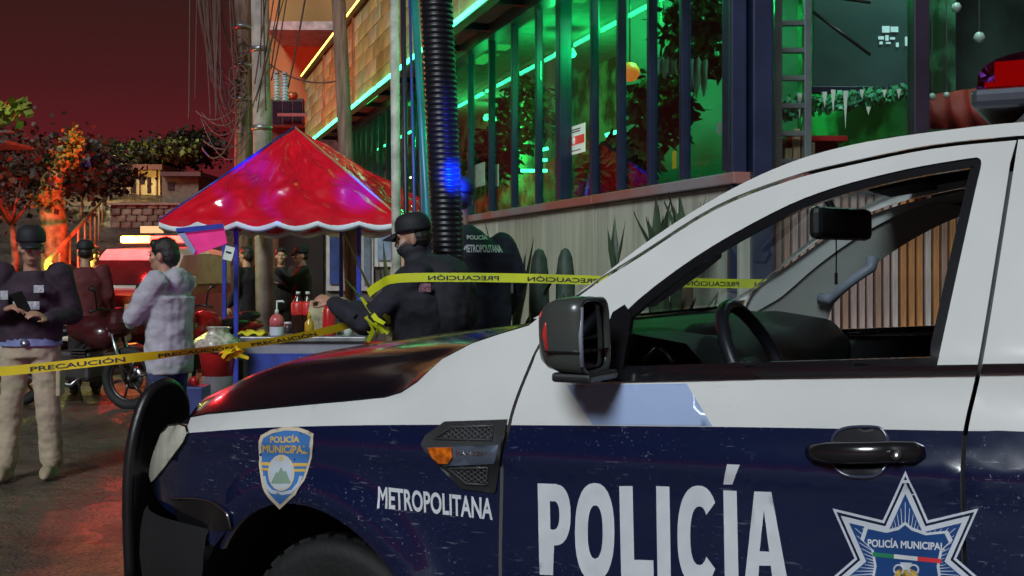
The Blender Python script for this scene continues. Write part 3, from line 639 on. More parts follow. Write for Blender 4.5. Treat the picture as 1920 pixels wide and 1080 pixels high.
# ================================================================ far up the hill
def zrow(py, Z): return HC - (py - HROW) / F * Z
STONE = M('rubble_stone', (.13, .095, .07), rough=.9, var=.4, scale=3, bump=.6, bscale=6)
rw = thing('retaining_wall', 'rough stone retaining wall across the top of the street', 'wall', P(255, 425, 33))
a, c = P(205, 430, 33), P(335, 383, 33); rnd = random.Random(8)
b = MB(); b.box(((a.x + c.x) / 2, 33.3, (a.z + c.z) / 2 - .3), (c.x - a.x, .4, c.z - a.z + .6)); obj('core', b, STONE, rw)
stm = []
for q in range(3):
    t = MB(); t.box((0, 0, 0), (.30, .14, .2), bev=.05); stm.append(t.mesh('stone', M('wall_stone_%d' % q, ((.17, .12, .085), (.13, .09, .065), (.2, .15, .1))[q], rough=.9, var=.3, bump=.4)))
for r in range(4):
    for k in range(7):
        o = link('stone', rnd.choice(stm), rw); o.location = Vector((a.x + .17 + k * .31 + (.15 if r % 2 else 0), 33.06 + rnd.uniform(-.03, .03), a.z + .12 + r * .19)) - rw.location; o.rotation_euler = (rnd.uniform(-.1, .1), rnd.uniform(-.12, .12), rnd.uniform(-.1, .1))
obox('coping', 200, 380, 338, 384, 32.9, .7, M('coping_stone', (.25, .17, .12), rough=.8), rw)
YEL = M('cream_yellow_wall', (.62, .47, .17), rough=.8, var=.2, scale=.8)
hs = thing('hillside_house', 'small cream-yellow house with dark doorways at the top of the street', 'house', P(262, 362, 40))
obox('wall', 222, 318, 300, 366, 40, 4, YEL, hs); 
for px0, px1, py0, py1, nm in ((230, 236, 324, 362, 'doorway'), (248, 254, 330, 362, 'doorway'), (262, 270, 325, 345, 'window'), (276, 282, 332, 362, 'doorway')):
    obox(nm, px0, py0, px1, py1, 39.95, .1, M('dark_opening', (.03, .012, .012), rough=.9), hs)
for px in (226, 242, 258, 290): obox('pilaster', px, 316, px + 3, 366, 39.9, .2, M('cream_pilaster', (.55, .45, .22), rough=.8), hs)
r_ = obox('roof', 218, 308, 304, 318, 39.6, 4.6, M('rust_roof', (.16, .06, .04), rough=.8), hs)
h2 = thing('hillside_house', 'larger tan house partly hidden by the canopy corner on the hill', 'house', P(330, 380, 38)); obox('wall', 304, 330, 372, 400, 38, 4, M('tan_wall', (.16, .11, .075), rough=.85, var=.2), h2); obox('window', 314, 342, 326, 356, 37.95, .1, M('dark_opening2', (.03, .012, .012), rough=.9), h2); obox('roof', 300, 322, 376, 330, 37.6, 4.6, M('rust_roof2', (.14, .06, .05), rough=.8), h2)
sl = thing('street_lamp', 'small bright street lamp beside the bushy tree on the hill', 'street lamp', P(207, 400, 38))
a, c = P(208, 392, 38), P(205, 316, 38); obj('post', MB().tube([a, c], .04, 8), FRAME, sl); obj('globe', MB().lathe([(0, -.07), (.07, 0), (0, .07)], c=c, n=10), emat('white_lamp', (1, .95, .85), 12), sl); lamp('lamp_glow', c + Vector((0, -.3, -.1)) - sl.location, (1, .75, .35), 150, sl, .08)
# signboard strips near the lamp bar
sg_ = thing('hill_sign', 'small pale horizontal sign above the police lights', 'sign', P(284, 431, 30)); obox('board', 263, 424, 306, 437, 30, .06, emat('lit_sign', (.9, .62, .28), .5), sg_); obox('post', 284, 437, 288, 470, 30.05, .06, FRAME, sg_)
# trees
BARK = M('bark', (.30, .22, .10), rough=.9, var=.4, scale=5, bump=.6, bscale=14)
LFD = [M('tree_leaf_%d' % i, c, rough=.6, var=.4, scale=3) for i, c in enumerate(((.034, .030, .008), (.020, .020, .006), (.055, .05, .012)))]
LFY = [M('lit_leaf_%d' % i, c, rough=.6, var=.3, scale=3) for i, c in enumerate(((.30, .34, .03), (.22, .26, .03), (.40, .38, .05)))]  # lit copies of the leaf colours, yellow lamplight put into them
def tree(px, base, top, Z, w, lab, seed, mats=LFD, n=3600, leaf=.16, group='trees on the hill', dens=.55):
    rnd = random.Random(seed); b0 = P(px, base, Z); b0.z = zg(ES.dot(b0)); t0 = P(px + rnd.uniform(-6, 6), top, Z); h = t0.z - b0.z
    o = thing('tree', lab, 'tree', b0, group=group); br = MB(); sp = b0.lerp(t0, .45); br.tube([b0, b0.lerp(sp, .5) + Vector((rnd.uniform(-.15, .15), 0, 0)), sp], [h * .03, h * .024, h * .018], 8)
    tips = []
    for k in range(7):
        a = rnd.uniform(0, 6.28); e = sp + Vector((math.cos(a) * w * .6, math.sin(a) * w * .6, h * rnd.uniform(.1, .5))); br.tube([sp, sp.lerp(e, .5) + Vector((0, 0, .1 * h * .3)), e], [h * .013, h * .009, h * .004], 6); tips.append(e)
    obj('trunk', br, BARK, o)
    b = MB()
    for k in range(n):
        c = rnd.choice(tips); q = c + Vector((rnd.gauss(0, w * .27), rnd.gauss(0, w * .27), rnd.gauss(0, h * .12))); d = Vector((rnd.gauss(0, 1), rnd.gauss(0, 1), rnd.gauss(-.2, .8))).normalized() * leaf * rnd.uniform(.6, 1.3); sd_ = d.orthogonal() * .4; sd_ = Matrix.Rotation(rnd.uniform(0, 6.3), 3, d) @ sd_
        b.add([q, q + d * .5 + sd_, q + d, q + d * .5 - sd_], [(0, 1, 2, 3)], rnd.randrange(3))
    f = obj('crown', b, mats, o, fixn=False); f['kind'] = 'stuff'
    return o
tree(196, 395, 275, 37, .75, 'slim leafy tree beside the street lamp on the hill', 1, n=1600, leaf=.13)
tree(245, 360, 282, 44, 1.6, 'wide tree rising behind the cream-yellow house', 2)
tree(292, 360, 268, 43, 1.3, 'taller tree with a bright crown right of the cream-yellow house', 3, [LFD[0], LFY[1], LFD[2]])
tree(335, 350, 255, 45, 1.6, 'dark tree left of the brown utility pole', 4, [LFD[1]] * 3)
tree(150, 420, 300, 34, 1.4, 'dark tree behind the pale split trunk', 5, [LFD[1]] * 3)
tree(20, 470, 262, 24, 1.8, 'dark tree at the left edge behind the officer', 6, [LFD[1], LFD[1], LFD[0]], n=4200, leaf=.12)
# split pale trunk at the left
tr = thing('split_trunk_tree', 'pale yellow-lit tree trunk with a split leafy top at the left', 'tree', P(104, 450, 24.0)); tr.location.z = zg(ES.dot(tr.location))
b0 = tr.location.copy(); PB_ = M('yellow_lit_bark', (.40, .40, .12), rough=.85, var=.45, scale=5, bump=.6, bscale=12)  # yellow lamplight put into the bark colour
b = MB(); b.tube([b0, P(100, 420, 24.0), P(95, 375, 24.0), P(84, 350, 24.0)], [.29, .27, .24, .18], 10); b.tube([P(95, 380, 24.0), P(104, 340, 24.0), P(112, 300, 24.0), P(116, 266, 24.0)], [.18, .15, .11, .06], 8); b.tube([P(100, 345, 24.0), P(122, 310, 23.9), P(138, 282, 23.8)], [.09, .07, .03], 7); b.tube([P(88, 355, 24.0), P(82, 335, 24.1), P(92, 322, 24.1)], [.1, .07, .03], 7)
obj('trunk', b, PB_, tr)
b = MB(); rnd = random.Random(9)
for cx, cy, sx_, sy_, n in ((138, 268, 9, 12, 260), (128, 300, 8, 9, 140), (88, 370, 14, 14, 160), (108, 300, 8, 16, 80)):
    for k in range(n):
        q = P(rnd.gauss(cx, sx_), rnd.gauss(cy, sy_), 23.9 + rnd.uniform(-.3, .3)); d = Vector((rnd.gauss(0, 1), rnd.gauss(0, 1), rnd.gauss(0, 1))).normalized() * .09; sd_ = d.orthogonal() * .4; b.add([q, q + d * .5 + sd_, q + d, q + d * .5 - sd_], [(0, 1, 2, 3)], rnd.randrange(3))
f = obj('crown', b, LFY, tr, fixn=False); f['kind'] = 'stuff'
# leafy branch reaching in at the left edge
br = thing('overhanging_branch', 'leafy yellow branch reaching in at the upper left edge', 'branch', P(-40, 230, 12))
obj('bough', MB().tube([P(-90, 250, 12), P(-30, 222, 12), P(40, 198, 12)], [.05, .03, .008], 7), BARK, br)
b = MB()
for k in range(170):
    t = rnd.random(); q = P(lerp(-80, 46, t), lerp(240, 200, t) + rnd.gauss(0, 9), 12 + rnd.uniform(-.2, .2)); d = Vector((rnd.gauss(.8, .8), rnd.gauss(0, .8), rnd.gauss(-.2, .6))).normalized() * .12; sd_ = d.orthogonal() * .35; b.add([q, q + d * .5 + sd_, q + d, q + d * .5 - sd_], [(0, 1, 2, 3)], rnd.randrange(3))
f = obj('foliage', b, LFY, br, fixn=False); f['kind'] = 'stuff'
# yard wall and gutter roof at the left edge
yw = thing('yard_wall', 'dark plastered yard wall under a corrugated roof edge at the left', 'wall', P(10, 500, 17)); obox('wall', -420, 290, -30, 560, 17.3, .3, M('dark_violet_plaster', (.03, .022, .03), rough=.9, var=.3), yw); obox('roof_edge', -430, 262, 10, 268, 16.6, 1.0, M('rusty_sheet', (.05, .03, .03), rough=.6, var=.3), yw); obox('gutter', -430, 244, 20, 248, 16.5, .12, M('rusty_gutter', (.08, .045, .04), rough=.5), yw)
# handrail climbing with the street
hr_ = thing('handrail', 'long ochre handrail climbing the left side of the street', 'railing', P(85, 497, 14)); HRM = M('ochre_rail', (.42, .26, .08), rough=.5, var=.2)
h0, h1 = P(84, 496, 14.5), P(192, 376, 33); obj('rail', MB().tube([h0.lerp(h1, t / 8) for t in range(9)], .035, 8), HRM, hr_)
for t in range(0, 9):
    q = h0.lerp(h1, t / 8); obj('post', MB().tube([(q.x, q.y, min(q.z - .2, on_ground(q.x, q.y))), q], .022, 6), HRM, hr_)
bb = thing('beacon_lamp', 'small yellow beacon at the lower end of the handrail', 'lamp', P(91, 499, 14.2)); obj('lens', MB().lathe([(0, -.05), (.05, -.03), (.05, .03), (0, .05)], n=12), emat('amber_beacon', (1, .55, .02), 4), bb, loc=(0, 0, 0)); obj('bracket', MB().box((.02, .06, -.06), (.03, .1, .03)), FRAME, bb, loc=(0, 0, 0)); lamp('lamp_glow', (.1, .5, .35), (.95, .95, .2), 70, bb, .06)
# ================================================================ the patrol pickup in the foreground
CT = R(28.1); CS, CC = math.sin(CT), math.cos(CT); CD = 2.488; CT0 = CD * CS / CC; CW = 1.85
# car frame: u forwards, v from the near flank inwards, z up.  local object axes: x = u, y = -v
car = thing('police_pickup', 'navy and white police pickup truck lettered POLICÍA parked across the foreground', 'pickup truck')
_o = Vector((CS * CD - CC * CT0, CC * CD + CS * CT0, 0))
car.location = _o; car.rotation_euler = (0, 0, math.atan2(CS, -CC))
def L(u, v, z): return Vector((u, -v, z))
WU, WZ, RU = .66, .385, -2.56
ZE = [(-.05, 1.31), (.0, 1.305), (.077, 1.282), (.16, 1.255), (.245, 1.212), (.311, 1.150), (.36, 1.120), (.413, 1.104), (.55, 1.085), (.68, 1.068), (.9, 1.037), (1.133, 1.004), (1.23, .985), (1.30, .955), (1.36, .92)]
def z_belt(u): return 1.185 - .045 * u
def v_side(u, z):
    t = min(z - .93, .27)
    v = .05 * (t / .27) ** 2 if t > 0 else .05 * max(0, (.78 - z) / .4) ** 2
    zc = .985 - .035 * u                                        # shoulder crease
    v -= .014 * math.exp(-((z - zc) / .028) ** 2)
    zb = z_belt(u)
    if z > zb: v += (z - zb) * .42 - .0084 if z > zb + .04 else (z - zb) ** 2 * 5.25
    if u > .25: v += .16 * (u - .25) ** 2.2
    if u > 1.2: v += .45 * (u - 1.2) ** 2
    if u > .1:
        d = interp(ZE, u) - z
        if d < .07: v += .035 * ((.07 - max(d, 0)) / .07) ** 2 * min(1, (u - .1) / .3)
    for cu in (WU, RU):
        r = math.hypot(u - cu, z - WZ)
        v -= .034 * math.exp(-((r - .455) / .055) ** 2)
    return v
def T(px, py, dv=0):
    """photo pixel on the near flank -> (u, z)"""
    v = .05
    for _ in range(40):
        rx, rz = (px - 960) / F, -(py - HROW) / F
        Z = (CD + v) / (CS * rx + CC); u, z = -CC * rx * Z + CS * Z - CT0, HC + rz * Z
        v = lerp(v, v_side(u, z) + dv, .5)
    return (u, z)
def TL(*pts): return [T(*p) for p in pts]

# ---- materials
def paint_mat(name, col, dirt, amount):
    m = M(name, col, rough=.28, coat=1, var=.04, scale=3)
    t = m.node_tree; b = t.nodes['Principled BSDF']; src = b.inputs['Base Color'].links[0].from_socket
    tcn = t.nodes['Texture Coordinate'].outputs['Object']
    mp = t.nodes.new('ShaderNodeMapping'); mp.inputs['Rotation'].default_value = (.3, .5, .9); mp.inputs['Scale'].default_value = (9, 9, 60); t.links.new(tcn, mp.inputs[0])
    n1 = t.nodes.new('ShaderNodeTexNoise'); n1.inputs['Scale'].default_value = 2.2; n1.inputs['Detail'].default_value = 7; t.links.new(mp.outputs[0], n1.inputs['Vector'])
    r1 = t.nodes.new('ShaderNodeValToRGB'); r1.color_ramp.elements[0].position = .63; r1.color_ramp.elements[1].position = .74; t.links.new(n1.outputs[0], r1.inputs[0])
    n2 = t.nodes.new('ShaderNodeTexNoise'); n2.inputs['Scale'].default_value = 3.2; n2.inputs['Detail'].default_value = 3; t.links.new(tcn, n2.inputs['Vector'])
    r2 = t.nodes.new('ShaderNodeValToRGB'); r2.color_ramp.elements[0].position = .47; r2.color_ramp.elements[1].position = .68; t.links.new(n2.outputs[0], r2.inputs[0])
    n3 = t.nodes.new('ShaderNodeTexNoise'); n3.inputs['Scale'].default_value = 130; n3.inputs['Detail'].default_value = 2; t.links.new(tcn, n3.inputs['Vector'])
    r3 = t.nodes.new('ShaderNodeValToRGB'); r3.color_ramp.elements[0].position = .66; r3.color_ramp.elements[1].position = .74; t.links.new(n3.outputs[0], r3.inputs[0])
    a = t.nodes.new('ShaderNodeMath'); a.operation = 'ADD'; t.links.new(r1.outputs[0], a.inputs[0]); t.links.new(r3.outputs[0], a.inputs[1])
    k = t.nodes.new('ShaderNodeMath'); k.operation = 'MULTIPLY'; t.links.new(a.outputs[0], k.inputs[0]); t.links.new(r2.outputs[0], k.inputs[1])
    k2 = t.nodes.new('ShaderNodeMath'); k2.operation = 'MULTIPLY'; k2.inputs[1].default_value = amount; t.links.new(k.outputs[0], k2.inputs[0])
    mx = t.nodes.new('ShaderNodeMixRGB'); t.links.new(k2.outputs[0], mx.inputs[0]); t.links.new(src, mx.inputs[1]); mx.inputs[2].default_value = (*dirt, 1)
    t.links.new(mx.outputs[0], b.inputs['Base Color'])
    r4 = t.nodes.new('ShaderNodeMapRange'); r4.inputs['To Min'].default_value = .16; r4.inputs['To Max'].default_value = .6; t.links.new(k2.outputs[0], r4.inputs[0]); t.links.new(r4.outputs[0], b.inputs['Roughness'])
    return m
NAVY = paint_mat('navy_paint', (.004, .010, .044), (.34, .36, .42), .6)
WHITE = paint_mat('white_paint', (.74, .75, .73), (.42, .40, .36), .35)
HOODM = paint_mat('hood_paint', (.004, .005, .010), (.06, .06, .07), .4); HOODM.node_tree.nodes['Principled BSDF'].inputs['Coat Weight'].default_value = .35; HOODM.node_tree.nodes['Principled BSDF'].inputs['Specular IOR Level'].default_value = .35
PALEB = M('pale_blue_tone', (.36, .47, .72), rough=.3, coat=.5, var=.03)
BLACKP = M('black_plastic', (.014, .015, .017), rough=.45, var=.1, bump=.15, bscale=400)
BLACKG = M('black_gloss_trim', (.008, .008, .010), rough=.16, coat=.4, var=.05)
RUBBER = M('rubber', (.012, .012, .012), rough=.75, var=.15, bump=.2)
SHELLM = M('dark_underbody', (.004, .004, .005), rough=.8, var=.1)
CHROME = M('satin_metal', (.55, .56, .58), rough=.28, metal=1, var=.04)
VINYLW = M('reflective_white_vinyl', (.66, .68, .72), rough=.4, var=.06, scale=14)
CARGLASS = glass_mat('car_glass', tint=(.86, .9, .9), ior=1.42)
SEATM = M('charcoal_seat_cloth', (.012, .013, .018), rough=.85, var=.2, bump=.3, bscale=300)
TRIMM = M('grey_interior_trim', (.36, .37, .34), rough=.55, var=.05, bump=.1, bscale=500)
DASHM = M('dark_dashboard', (.014, .016, .017), rough=.5, var=.15, bump=.2, bscale=500)

def panel(name, outer, mats, holes=(), lines=(), slot=None, surf=v_side, step=.035, thick=.018, far=False, dv=0, parent=None, label=None):
    ov, tris = cdt(outer, holes, lines, step)
    mb = MB(); used = sorted({i for t in tris for i in t}); ix = {a: b for b, a in enumerate(used)}
    def pt(p, d): 
        v = surf(*p) + dv + d
        return L(p[0], CW - v if far else v, p[1])
    mb.v = [tuple(pt(ov[i], 0)) for i in used]
    ec = {}
    for t in tris:
        mb.f.append(tuple(ix[i] for i in t)); mb.sm.append(True)
        c = tuple(sum(ov[i][k] for i in t) / 3 for k in (0, 1)); mb.m.append(slot(*c) if slot else 0)
        for a, b in ((t[0], t[1]), (t[1], t[2]), (t[2], t[0])):
            k = (min(a, b), max(a, b)); ec[k] = ec.get(k, 0) + 1
    if thick:
        for (a, b), n in ec.items():
            if n == 1: mb.add([pt(ov[a], 0), pt(ov[b], 0), pt(ov[b], thick), pt(ov[a], thick)], [(0, 1, 2, 3)], 0)
    me = mb.mesh(name, mats)
    # outward normals: main faces towards the outside of the flank
    bm = bmesh.new(); bm.from_mesh(me)
    for f in bm.faces:
        f.normal_update()
        if f.smooth and (f.normal.y < 0) != far: f.normal_flip()
    bm.to_mesh(me); bm.free()
    o = link(name, me, parent or car, loc=(0, 0, 0))
    if label: o['label'] = label
    return o

# ---- outlines traced on the flank
SIL = smooth_line(TL((1000, 597), (1050, 570), (1100, 540), (1200, 463), (1300, 396), (1400, 340), (1500, 298), (1600, 271), (1700, 254), (1800, 241), (1915, 229)) + [(-1.5, 1.775), (-1.8, 1.765), (-1.95, 1.735), (-2.03, 1.68)], 4)
GAPT = smooth_line(TL((1004, 662), (1045, 596), (1090, 549), (1200, 479), (1340, 391), (1480, 336), (1600, 306), (1750, 276), (1905, 260)), 4)
WIN = smooth_line(TL((1152, 700), (1158, 640), (1172, 585), (1300, 484), (1450, 398), (1560, 353), (1700, 317), (1815, 297)), 4) + smooth_line(TL((1832, 295), (1840, 306), (1828, 360), (1797, 500), (1757, 686)), 4)
RG = smooth_line(TL((1905, 262), (1868, 500), (1838, 680), (1812, 800), (1805, 880), (1808, 1080)), 4)
FG = smooth_line(TL((1004, 662), (970, 745), (955, 797), (941, 880), (938, 1080)), 4)
PAINT = smooth_line(TL((348, 812), (430, 806), (520, 801), (700, 797), (955, 797), (1400, 801), (1810, 808), (1915, 809)) + [(-1.6, 1.125), (-2.1, 1.14), (-3.6, 1.17)], 4)
def paint_z(u): return interp([(a, b) for a, b in reversed(PAINT)], u)
def two_tone(u, z): return 0 if z > paint_z(u) else 1
def shift(pl, d): return [(p[0] + d, p[1]) for p in pl]
g = .0045
# fender
arch = [(WU + .415 * math.cos(R(a)), WZ + .415 * math.sin(R(a))) for a in range(175, 34, -5)]
HEADL = TL((354, 812), (351, 800), (338, 795), (318, 797), (304, 812), (293, 840), (280, 888), (285, 906), (300, 890), (325, 858), (346, 830))
zetop = [(u, z - .004) for u, z in reversed(ZE) if -.01 <= u <= 1.27]
hl_low = [HEADL[7], HEADL[8], HEADL[9], HEADL[10], HEADL[0], HEADL[1]]
fend = ([(p[0] + g, p[1]) for p in FG] + [(.04, .42), (.245, .42)] + arch + [(1.2, .668), (1.40, .676), (1.50, .69)]
        + [(p[0] - .004, p[1] - .004) for p in hl_low] + zetop + [(-.02, 1.318), (SIL[0][0], SIL[0][1])] + [(GAPT[4][0] + .012, GAPT[4][1] + .002)])
for far in (False, True):
    panel('fender', fend, [WHITE, NAVY], lines=[PAINT], slot=two_tone, far=far)
    # cab side: A pillar and cant rail
    cab = SIL + [(-2.10, 1.5), (-2.12, 1.2), (-2.12, .43), (-1.985, .43), (-1.985, 1.22), (-1.96, 1.55), (-1.86, 1.685), (-1.55, 1.735)] + [(p[0], p[1] + .0065) for p in reversed(GAPT[4:])]
    panel('cab_side', cab, [WHITE, NAVY], slot=two_tone, far=far)
    dframe = [(p[0] - g * .3, p[1] - .0035) for p in GAPT] + [(p[0] + g, p[1]) for p in RG[1:]] + [(-1.03, .43), (.03, .43)] + [(p[0] - g, p[1]) for p in reversed(FG)][:-1]
    def door_slot(u, z): return two_tone(u, z)
    dlow = PAINT
    front_door = panel('front_door', dframe, [WHITE, NAVY], holes=[WIN], lines=[dlow], slot=door_slot, far=far)
    if not far: near_door = front_door
    rwin = [(-1.19, 1.665), (-1.55, 1.675), (-1.74, 1.62), (-1.84, 1.52), (-1.88, 1.26), (-1.15, 1.245)]
    rdoor = [(p[0] - g, p[1]) for p in RG] + [(-1.06, .43), (-1.975, .43), (-1.975, 1.22), (-1.95, 1.54), (-1.855, 1.675), (-1.55, 1.727), (-1.3, 1.731)]
    rear_door = panel('rear_door', rdoor, [WHITE, NAVY], holes=[rwin], lines=[PAINT], slot=two_tone, far=far)
    panel('window_glass', [(-1.17, 1.675), (-1.55, 1.685), (-1.75, 1.63), (-1.85, 1.52), (-1.89, 1.25), (-1.14, 1.235)], [glass_mat('dark_rear_glass', tint=(.25, .27, .27))], far=far, dv=.012, thick=0, parent=rear_door)
    barch = [(RU + .415 * math.cos(R(a)), WZ + .415 * math.sin(R(a))) for a in range(170, 9, -8)]
    panel('bed_side', [(-2.14, 1.20), (-2.14, .45)] + list(reversed(barch)) + [(-3.3, .45), (-3.42, .5), (-3.44, 1.22)], [WHITE, NAVY], slot=two_tone, far=far, step=.05)
    # sealing frame round the window, glass and belt strip
    def inset(poly, d):
        out = []; k = len(poly)
        for i in range(k):
            a, b, c = Vector(poly[i - 1]), Vector(poly[i]), Vector(poly[(i + 1) % k])
            n1 = Vector((-(b - a).y, (b - a).x)); n2 = Vector((-(c - b).y, (c - b).x))
            n = (n1.normalized() if n1.length > 1e-9 else n1) + (n2.normalized() if n2.length > 1e-9 else n2)
            out.append(tuple(b + n.normalized() * d))
        return out
    area = sum(WIN[i - 1][0] * WIN[i][1] - WIN[i][0] * WIN[i - 1][1] for i in range(len(WIN)))
    sg = 1 if area > 0 else -1
    WI = inset(WIN, .022 * sg)
    fd = front_door
    panel('window_seal', inset(WIN, -.003 * sg), [BLACKG], holes=[WI], far=far, dv=.006, parent=fd, step=.02, thick=.03)
    panel('window_glass', inset(WIN, .01 * sg), [CARGLASS], far=far, dv=.016, thick=0, parent=fd)
    bs = TL((1128, 716), (1160, 692), (1836, 683), (1832, 702))
    panel('belt_strip', bs, [BLACKG], far=far, dv=-.008, parent=fd, step=.009, thick=.02)
    rs = TL((1843, 682), (1915, 681)) + [(-1.95, 1.27), (-1.95, 1.25)] + TL((1915, 700), (1839, 701))
    panel('belt_strip', rs, [BLACKG], far=far, dv=-.008, parent=rear_door, step=.012, thick=.02)
    # dark inner shell behind the shut lines
    shell = [(.1, 1.10), (.06, .45), (-2.1, .45), (-2.1, 1.10)]
    panel('inner_shell', shell, [SHELLM], far=far, dv=.035, thick=0, step=.12)
    for k in (0,):
        ring = [(p[0] + .03, p[1] + .02) for p in GAPT[3:]] + [(-1.5, 1.76), (-1.95, 1.70), (-2.05, 1.1), (-1.0, 1.1), (-1.03, 1.25), (-1.115, 1.70)]
        ring_h = []
    # headlight
    hp = HEADL
    hl = panel('headlight', hp, [M('clouded_headlamp_lens', (.66, .65, .54), rough=.22, coat=.6, var=.14, scale=14)], far=far, dv=-.006, step=.03, thick=.05)
    rim = MB(); pts = [L(p[0], (CW - (v_side(*p) - .004)) if far else v_side(*p) - .004, p[1]) for p in hp]
    rim.tube(pts + [pts[0]], .004, 6); obj('lens_rim', rim, BLACKG, hl, loc=(0, 0, 0))
    # rear lamp
    panel('tail_lamp', [(-3.36, 1.15), (-3.36, .85), (-3.437, .85), (-3.437, 1.15)], [M('tail_lamp_red', (.35, .01, .01), rough=.2, coat=.5)], far=far, dv=-.006, thick=.04)

# ---- hood
def v_edge(u): return v_side(u, interp(ZE, u))
ZC = [(-.1, 1.29), (.05, 1.272), (.25, 1.262), (.457, 1.243), (.755, 1.204), (1.14, 1.145), (1.35, 1.09), (1.5, 1.03), (1.6, .96)]
def hood_z(u, v):
    ve = v_edge(min(u, 1.33)); w = abs(v - CW / 2) / max(.05, CW / 2 - ve); w = min(w, 1.05)
    e = 1 - w ** 2.4; zb = interp(ZE, u) - (max(0, u - 1.30)) * .35
    crease = .014 / (1 + math.exp((w - .66) * 40)) - .014 / (1 + math.exp((0 - .66 + 1) * -40)) * 0
    return zb + (interp(ZC, u) - zb) * e + crease * (1 - max(0, u - 1.1) * 1.5)
near_e = [(u, v_edge(u) + .004) for u in [i * .03 for i in range(0, 44)]]
front_e = [(1.325, v_edge(1.31) + .03), (1.38, .33), (1.45, .45), (1.53, .62), (1.58, .78), (1.59, CW / 2)]
hout = near_e + front_e + [(u, CW - v) for u, v in reversed(near_e + front_e[:-1])] + [(.06, 1.2), (.10, CW / 2), (.06, .6)]
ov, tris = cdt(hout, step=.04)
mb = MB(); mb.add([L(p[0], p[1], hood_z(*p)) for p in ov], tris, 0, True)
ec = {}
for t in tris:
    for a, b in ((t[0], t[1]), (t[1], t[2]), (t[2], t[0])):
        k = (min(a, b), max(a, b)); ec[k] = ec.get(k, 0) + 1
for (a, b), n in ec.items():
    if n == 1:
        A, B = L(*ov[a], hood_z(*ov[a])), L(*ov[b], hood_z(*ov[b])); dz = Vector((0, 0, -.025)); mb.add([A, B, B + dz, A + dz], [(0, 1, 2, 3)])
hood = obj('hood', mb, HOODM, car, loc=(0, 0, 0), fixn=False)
bm = bmesh.new(); bm.from_mesh(hood.data)
for f in bm.faces:
    f.normal_update()
    if f.smooth and f.normal.z < 0: f.normal_flip()
bm.to_mesh(hood.data); bm.free()
# cowl, windscreen and roof
def pil(i): u, z = SIL[i]; return u, z, v_side(u, z)
tops = [i for i in range(len(SIL)) if SIL[i][0] > -.68]
rows = []
for i in tops:
    u, z, v = pil(i); fr = (z - SIL[0][1]) / (SIL[tops[-1]][1] - SIL[0][1])
    row = []
    for k in range(13):
        w = -1 + 2 * k / 12
        vv = CW / 2 + w * (CW / 2 - v - .012); bul = lerp(.20, .09, fr) * (1 - w * w)
        row.append(L(u + bul - .012, vv, z + lerp(-.02, .03, fr) * (1 - w * w) - .006))
    rows.append(row)
obj('windshield', MB().sheet(rows), CARGLASS, car, loc=(0, 0, 0))
base_row = rows[0]; top_row = rows[-1]
cw = [[p + Vector((.02, 0, -.01)) for p in base_row], [p + Vector((.10, 0, -.05)) for p in base_row], [L(.04 + .05 * (1 - (-1 + k / 6) ** 2), lerp(.12, CW - .12, k / 12), 1.20) for k in range(13)]]
obj('cowl', MB().sheet(cw), BLACKP, car, loc=(0, 0, 0))
rr = [top_row]
for i in range(tops[-1] + 1, len(SIL), 2):
    u, z, v = pil(i)
    rr.append([L(u + .06 * (1 - (-1 + k / 6) ** 2) * max(0, 1 - (i - tops[-1]) / 8), CW / 2 + (-1 + k / 6) * (CW / 2 - v - .004), z + .035 * (1 - abs(-1 + k / 6) ** 3)) for k in range(13)])
obj('roof', MB().sheet(rr), WHITE, car, loc=(0, 0, 0))
hd = [[p - Vector((0, 0, .012)) for p in r] for r in rr]
obj('headliner', MB().sheet(hd), M('dark_headliner', (.02, .024, .034), rough=.9), car, loc=(0, 0, 0))
u, z = SIL[-1]
bw = MB(); bw.sheet([[L(u - .03 - .06 * t, CW / 2 + (-1 + k / 6) * (CW / 2 - lerp(.24, .06, t)), lerp(z, 1.2, t)) for k in range(13)] for t in (0, .5, 1)])
obj('rear_window', bw, glass_mat('rear_glass', tint=(.3, .32, .32)), car, loc=(0, 0, 0))
bw = MB(); bw.box((-2.12, -CW / 2, .82), (.02, 1.7, .76)); obj('cab_back', bw, NAVY, car, loc=(0, 0, 0))
# load bed
b = MB(); b.box((-2.8, -CW / 2, .62), (1.26, 1.6, .04)); b.box((-2.17, -CW / 2, .86), (.03, 1.66, .66)); obj('bed_floor', b, BLACKP, car, loc=(0, 0, 0))
b = MB(); b.box((-3.44, -CW / 2, .86), (.05, 1.66, .68), bev=.012); obj('tailgate', b, WHITE, car, loc=(0, 0, 0))
b = MB(); b.box((-3.52, -CW / 2, .52), (.14, 1.75, .2), bev=.03); obj('rear_bumper', b, BLACKP, car, loc=(0, 0, 0))
b = MB(); b.box((-.9, -CW / 2, .42), (4.6, 1.05, .18)); b.box((-.95, -CW / 2, .50), (2.2, 1.72, .06)); b.box((.72, -CW / 2, .62), (1.35, .9, .5)); obj('chassis', b, SHELLM, car, loc=(0, 0, 0))
# wheel-arch liners
for cu in (WU, RU):
    for far in (False, True):
        b = MB(); g0 = []
        for vv in (.05, .36):
            g0.append([L(cu + .43 * math.cos(R(a)), CW - vv if far else vv, WZ + .43 * math.sin(R(a))) for a in range(0, 181, 12)])
        b.sheet(g0); vv = CW - .36 if far else .36
        ctr = L(cu, vv, WZ); b.add([ctr] + g0[1], [(0, i, i + 1) for i in range(1, len(g0[1]))])
        obj('arch_liner', b, M('arch_liner_black', (.008, .008, .009), rough=.9, bump=.3, bscale=60) if far is False and cu == WU else SHELLM, car, loc=(0, 0, 0))
